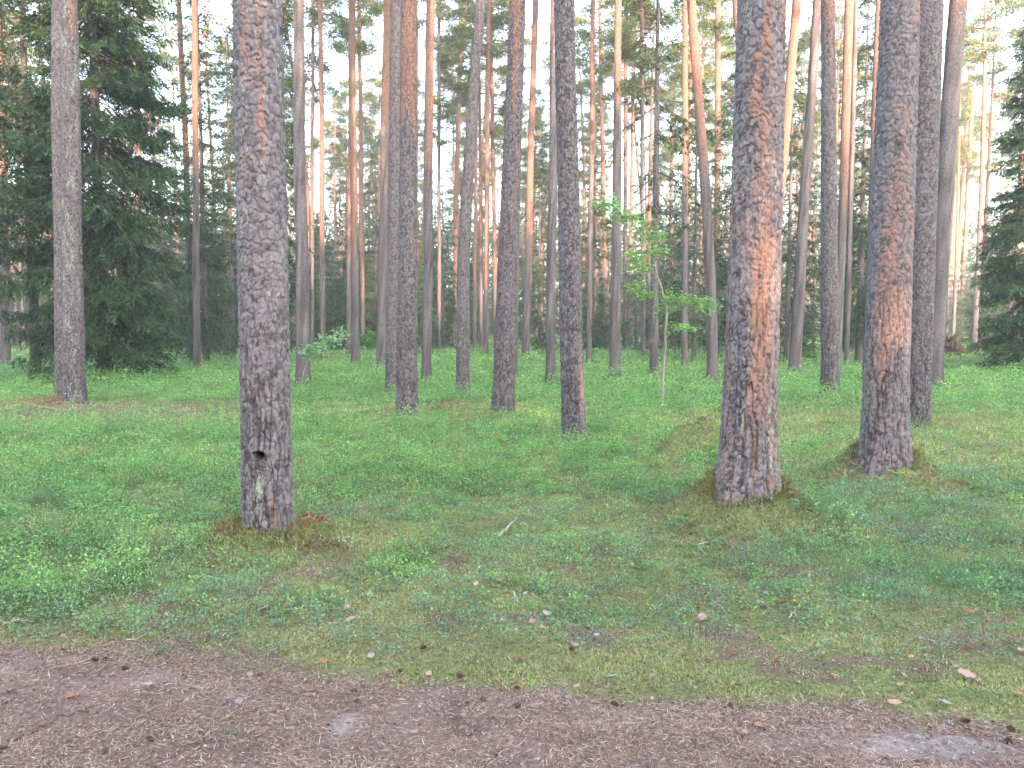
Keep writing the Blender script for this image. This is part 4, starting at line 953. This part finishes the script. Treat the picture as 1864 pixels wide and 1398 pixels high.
# uprooted stump
def rootplate():
    r = np.random.default_rng(44); p = at(1738, 652); p[2] = float(ground(p[0], p[1])); t = thing('uprooted_stump', 'dark upturned root plate of a fallen tree at the edge of the right clearing', 'tree stump', p)
    th, ph = np.meshgrid(np.linspace(0, 2*np.pi, 40, endpoint=False), np.linspace(0, 1, 16), indexing='ij')
    nx = fbm(np.cos(th)*2.5+5, np.sin(th)*2.5+5, ph*3, 4, 9)
    rr = np.sin(ph*np.pi/2*1.0+.0)*(.45+.9*(nx-.3)); X = rr*np.cos(th)*1.05-.35; Z = np.maximum(rr*np.sin(th)*.85+.35, -.15); Y = -.30*np.cos(ph*np.pi/2)+(nx-.5)*.5
    V = np.stack([X, Y, Z], -1).reshape(-1, 3); i = np.arange(40)[:, None]; j = np.arange(15)[None]; F = np.stack([i*16+j, ((i+1) % 40)*16+j, ((i+1) % 40)*16+j+1, i*16+j+1], -1).reshape(-1, 4)
    a = Acc(); a.add(V, F, np.array([.055, .035, .028])); obj('root_plate', a.mesh('root_plate', [M_wood], False), t)
    a = Acc()
    for k in range(26):
        an = r.random()*6.28; q0 = np.array([np.cos(an)*.3-.35, -.1, .35+np.sin(an)*.3]); d = np.array([np.cos(an), r.uniform(-.5, .3), np.sin(an)*.8]); L = r.uniform(.3, .75)
        q = np.stack([q0, q0+d*L*.5+r.normal(size=3)*.05, q0+d*L+r.normal(size=3)*.1]); q[:, 2] = np.maximum(q[:, 2], 0); V, F = tube(q, [.045, .028, .008], 6); a.add(V, F, np.array([.09, .06, .045])*r.uniform(.6, 1.4))
    obj('root', a.mesh('root', [M_wood], True), t)
    q = np.array([[-.2, .2, .35], [.6, .6, .32], [1.6, 1.0, .22], [2.2, 1.2, .15]]); a = Acc(); V, F = tube(q, [.20, .18, .15, .12], 12); a.add(V, F, np.array([.16, .12, .09])); obj('log', a.mesh('log', [M_wood], True), t)
rootplate()

# ------------------------------------------------------------------ hazy air between the trees
hm, ht = mat('hazy_air')
pv = nd(ht, 'ShaderNodeVolumePrincipled'); pv.inputs['Density'].default_value = HAZE; pv.inputs['Color'].default_value = (.93, .95, .97, 1); pv.inputs['Anisotropy'].default_value = .2
oo = nd(ht, 'ShaderNodeOutputMaterial'); ht.links.new(pv.outputs[0], oo.inputs['Volume'])
X0, X1, Y0, Y1, Z0, Z1 = -165, 165, -45, 325, -1.2, 30
V = [(x, y, z) for z in (Z0, Z1) for y in (Y0, Y1) for x in (X0, X1)]
F = [(0, 2, 3, 1), (4, 5, 7, 6), (0, 1, 5, 4), (2, 6, 7, 3), (0, 4, 6, 2), (1, 3, 7, 5)]
tag(obj('haze', new_mesh('haze', V, F, hm), kind='stuff'), 'faint pale haze hanging between the distant trunks', 'haze')
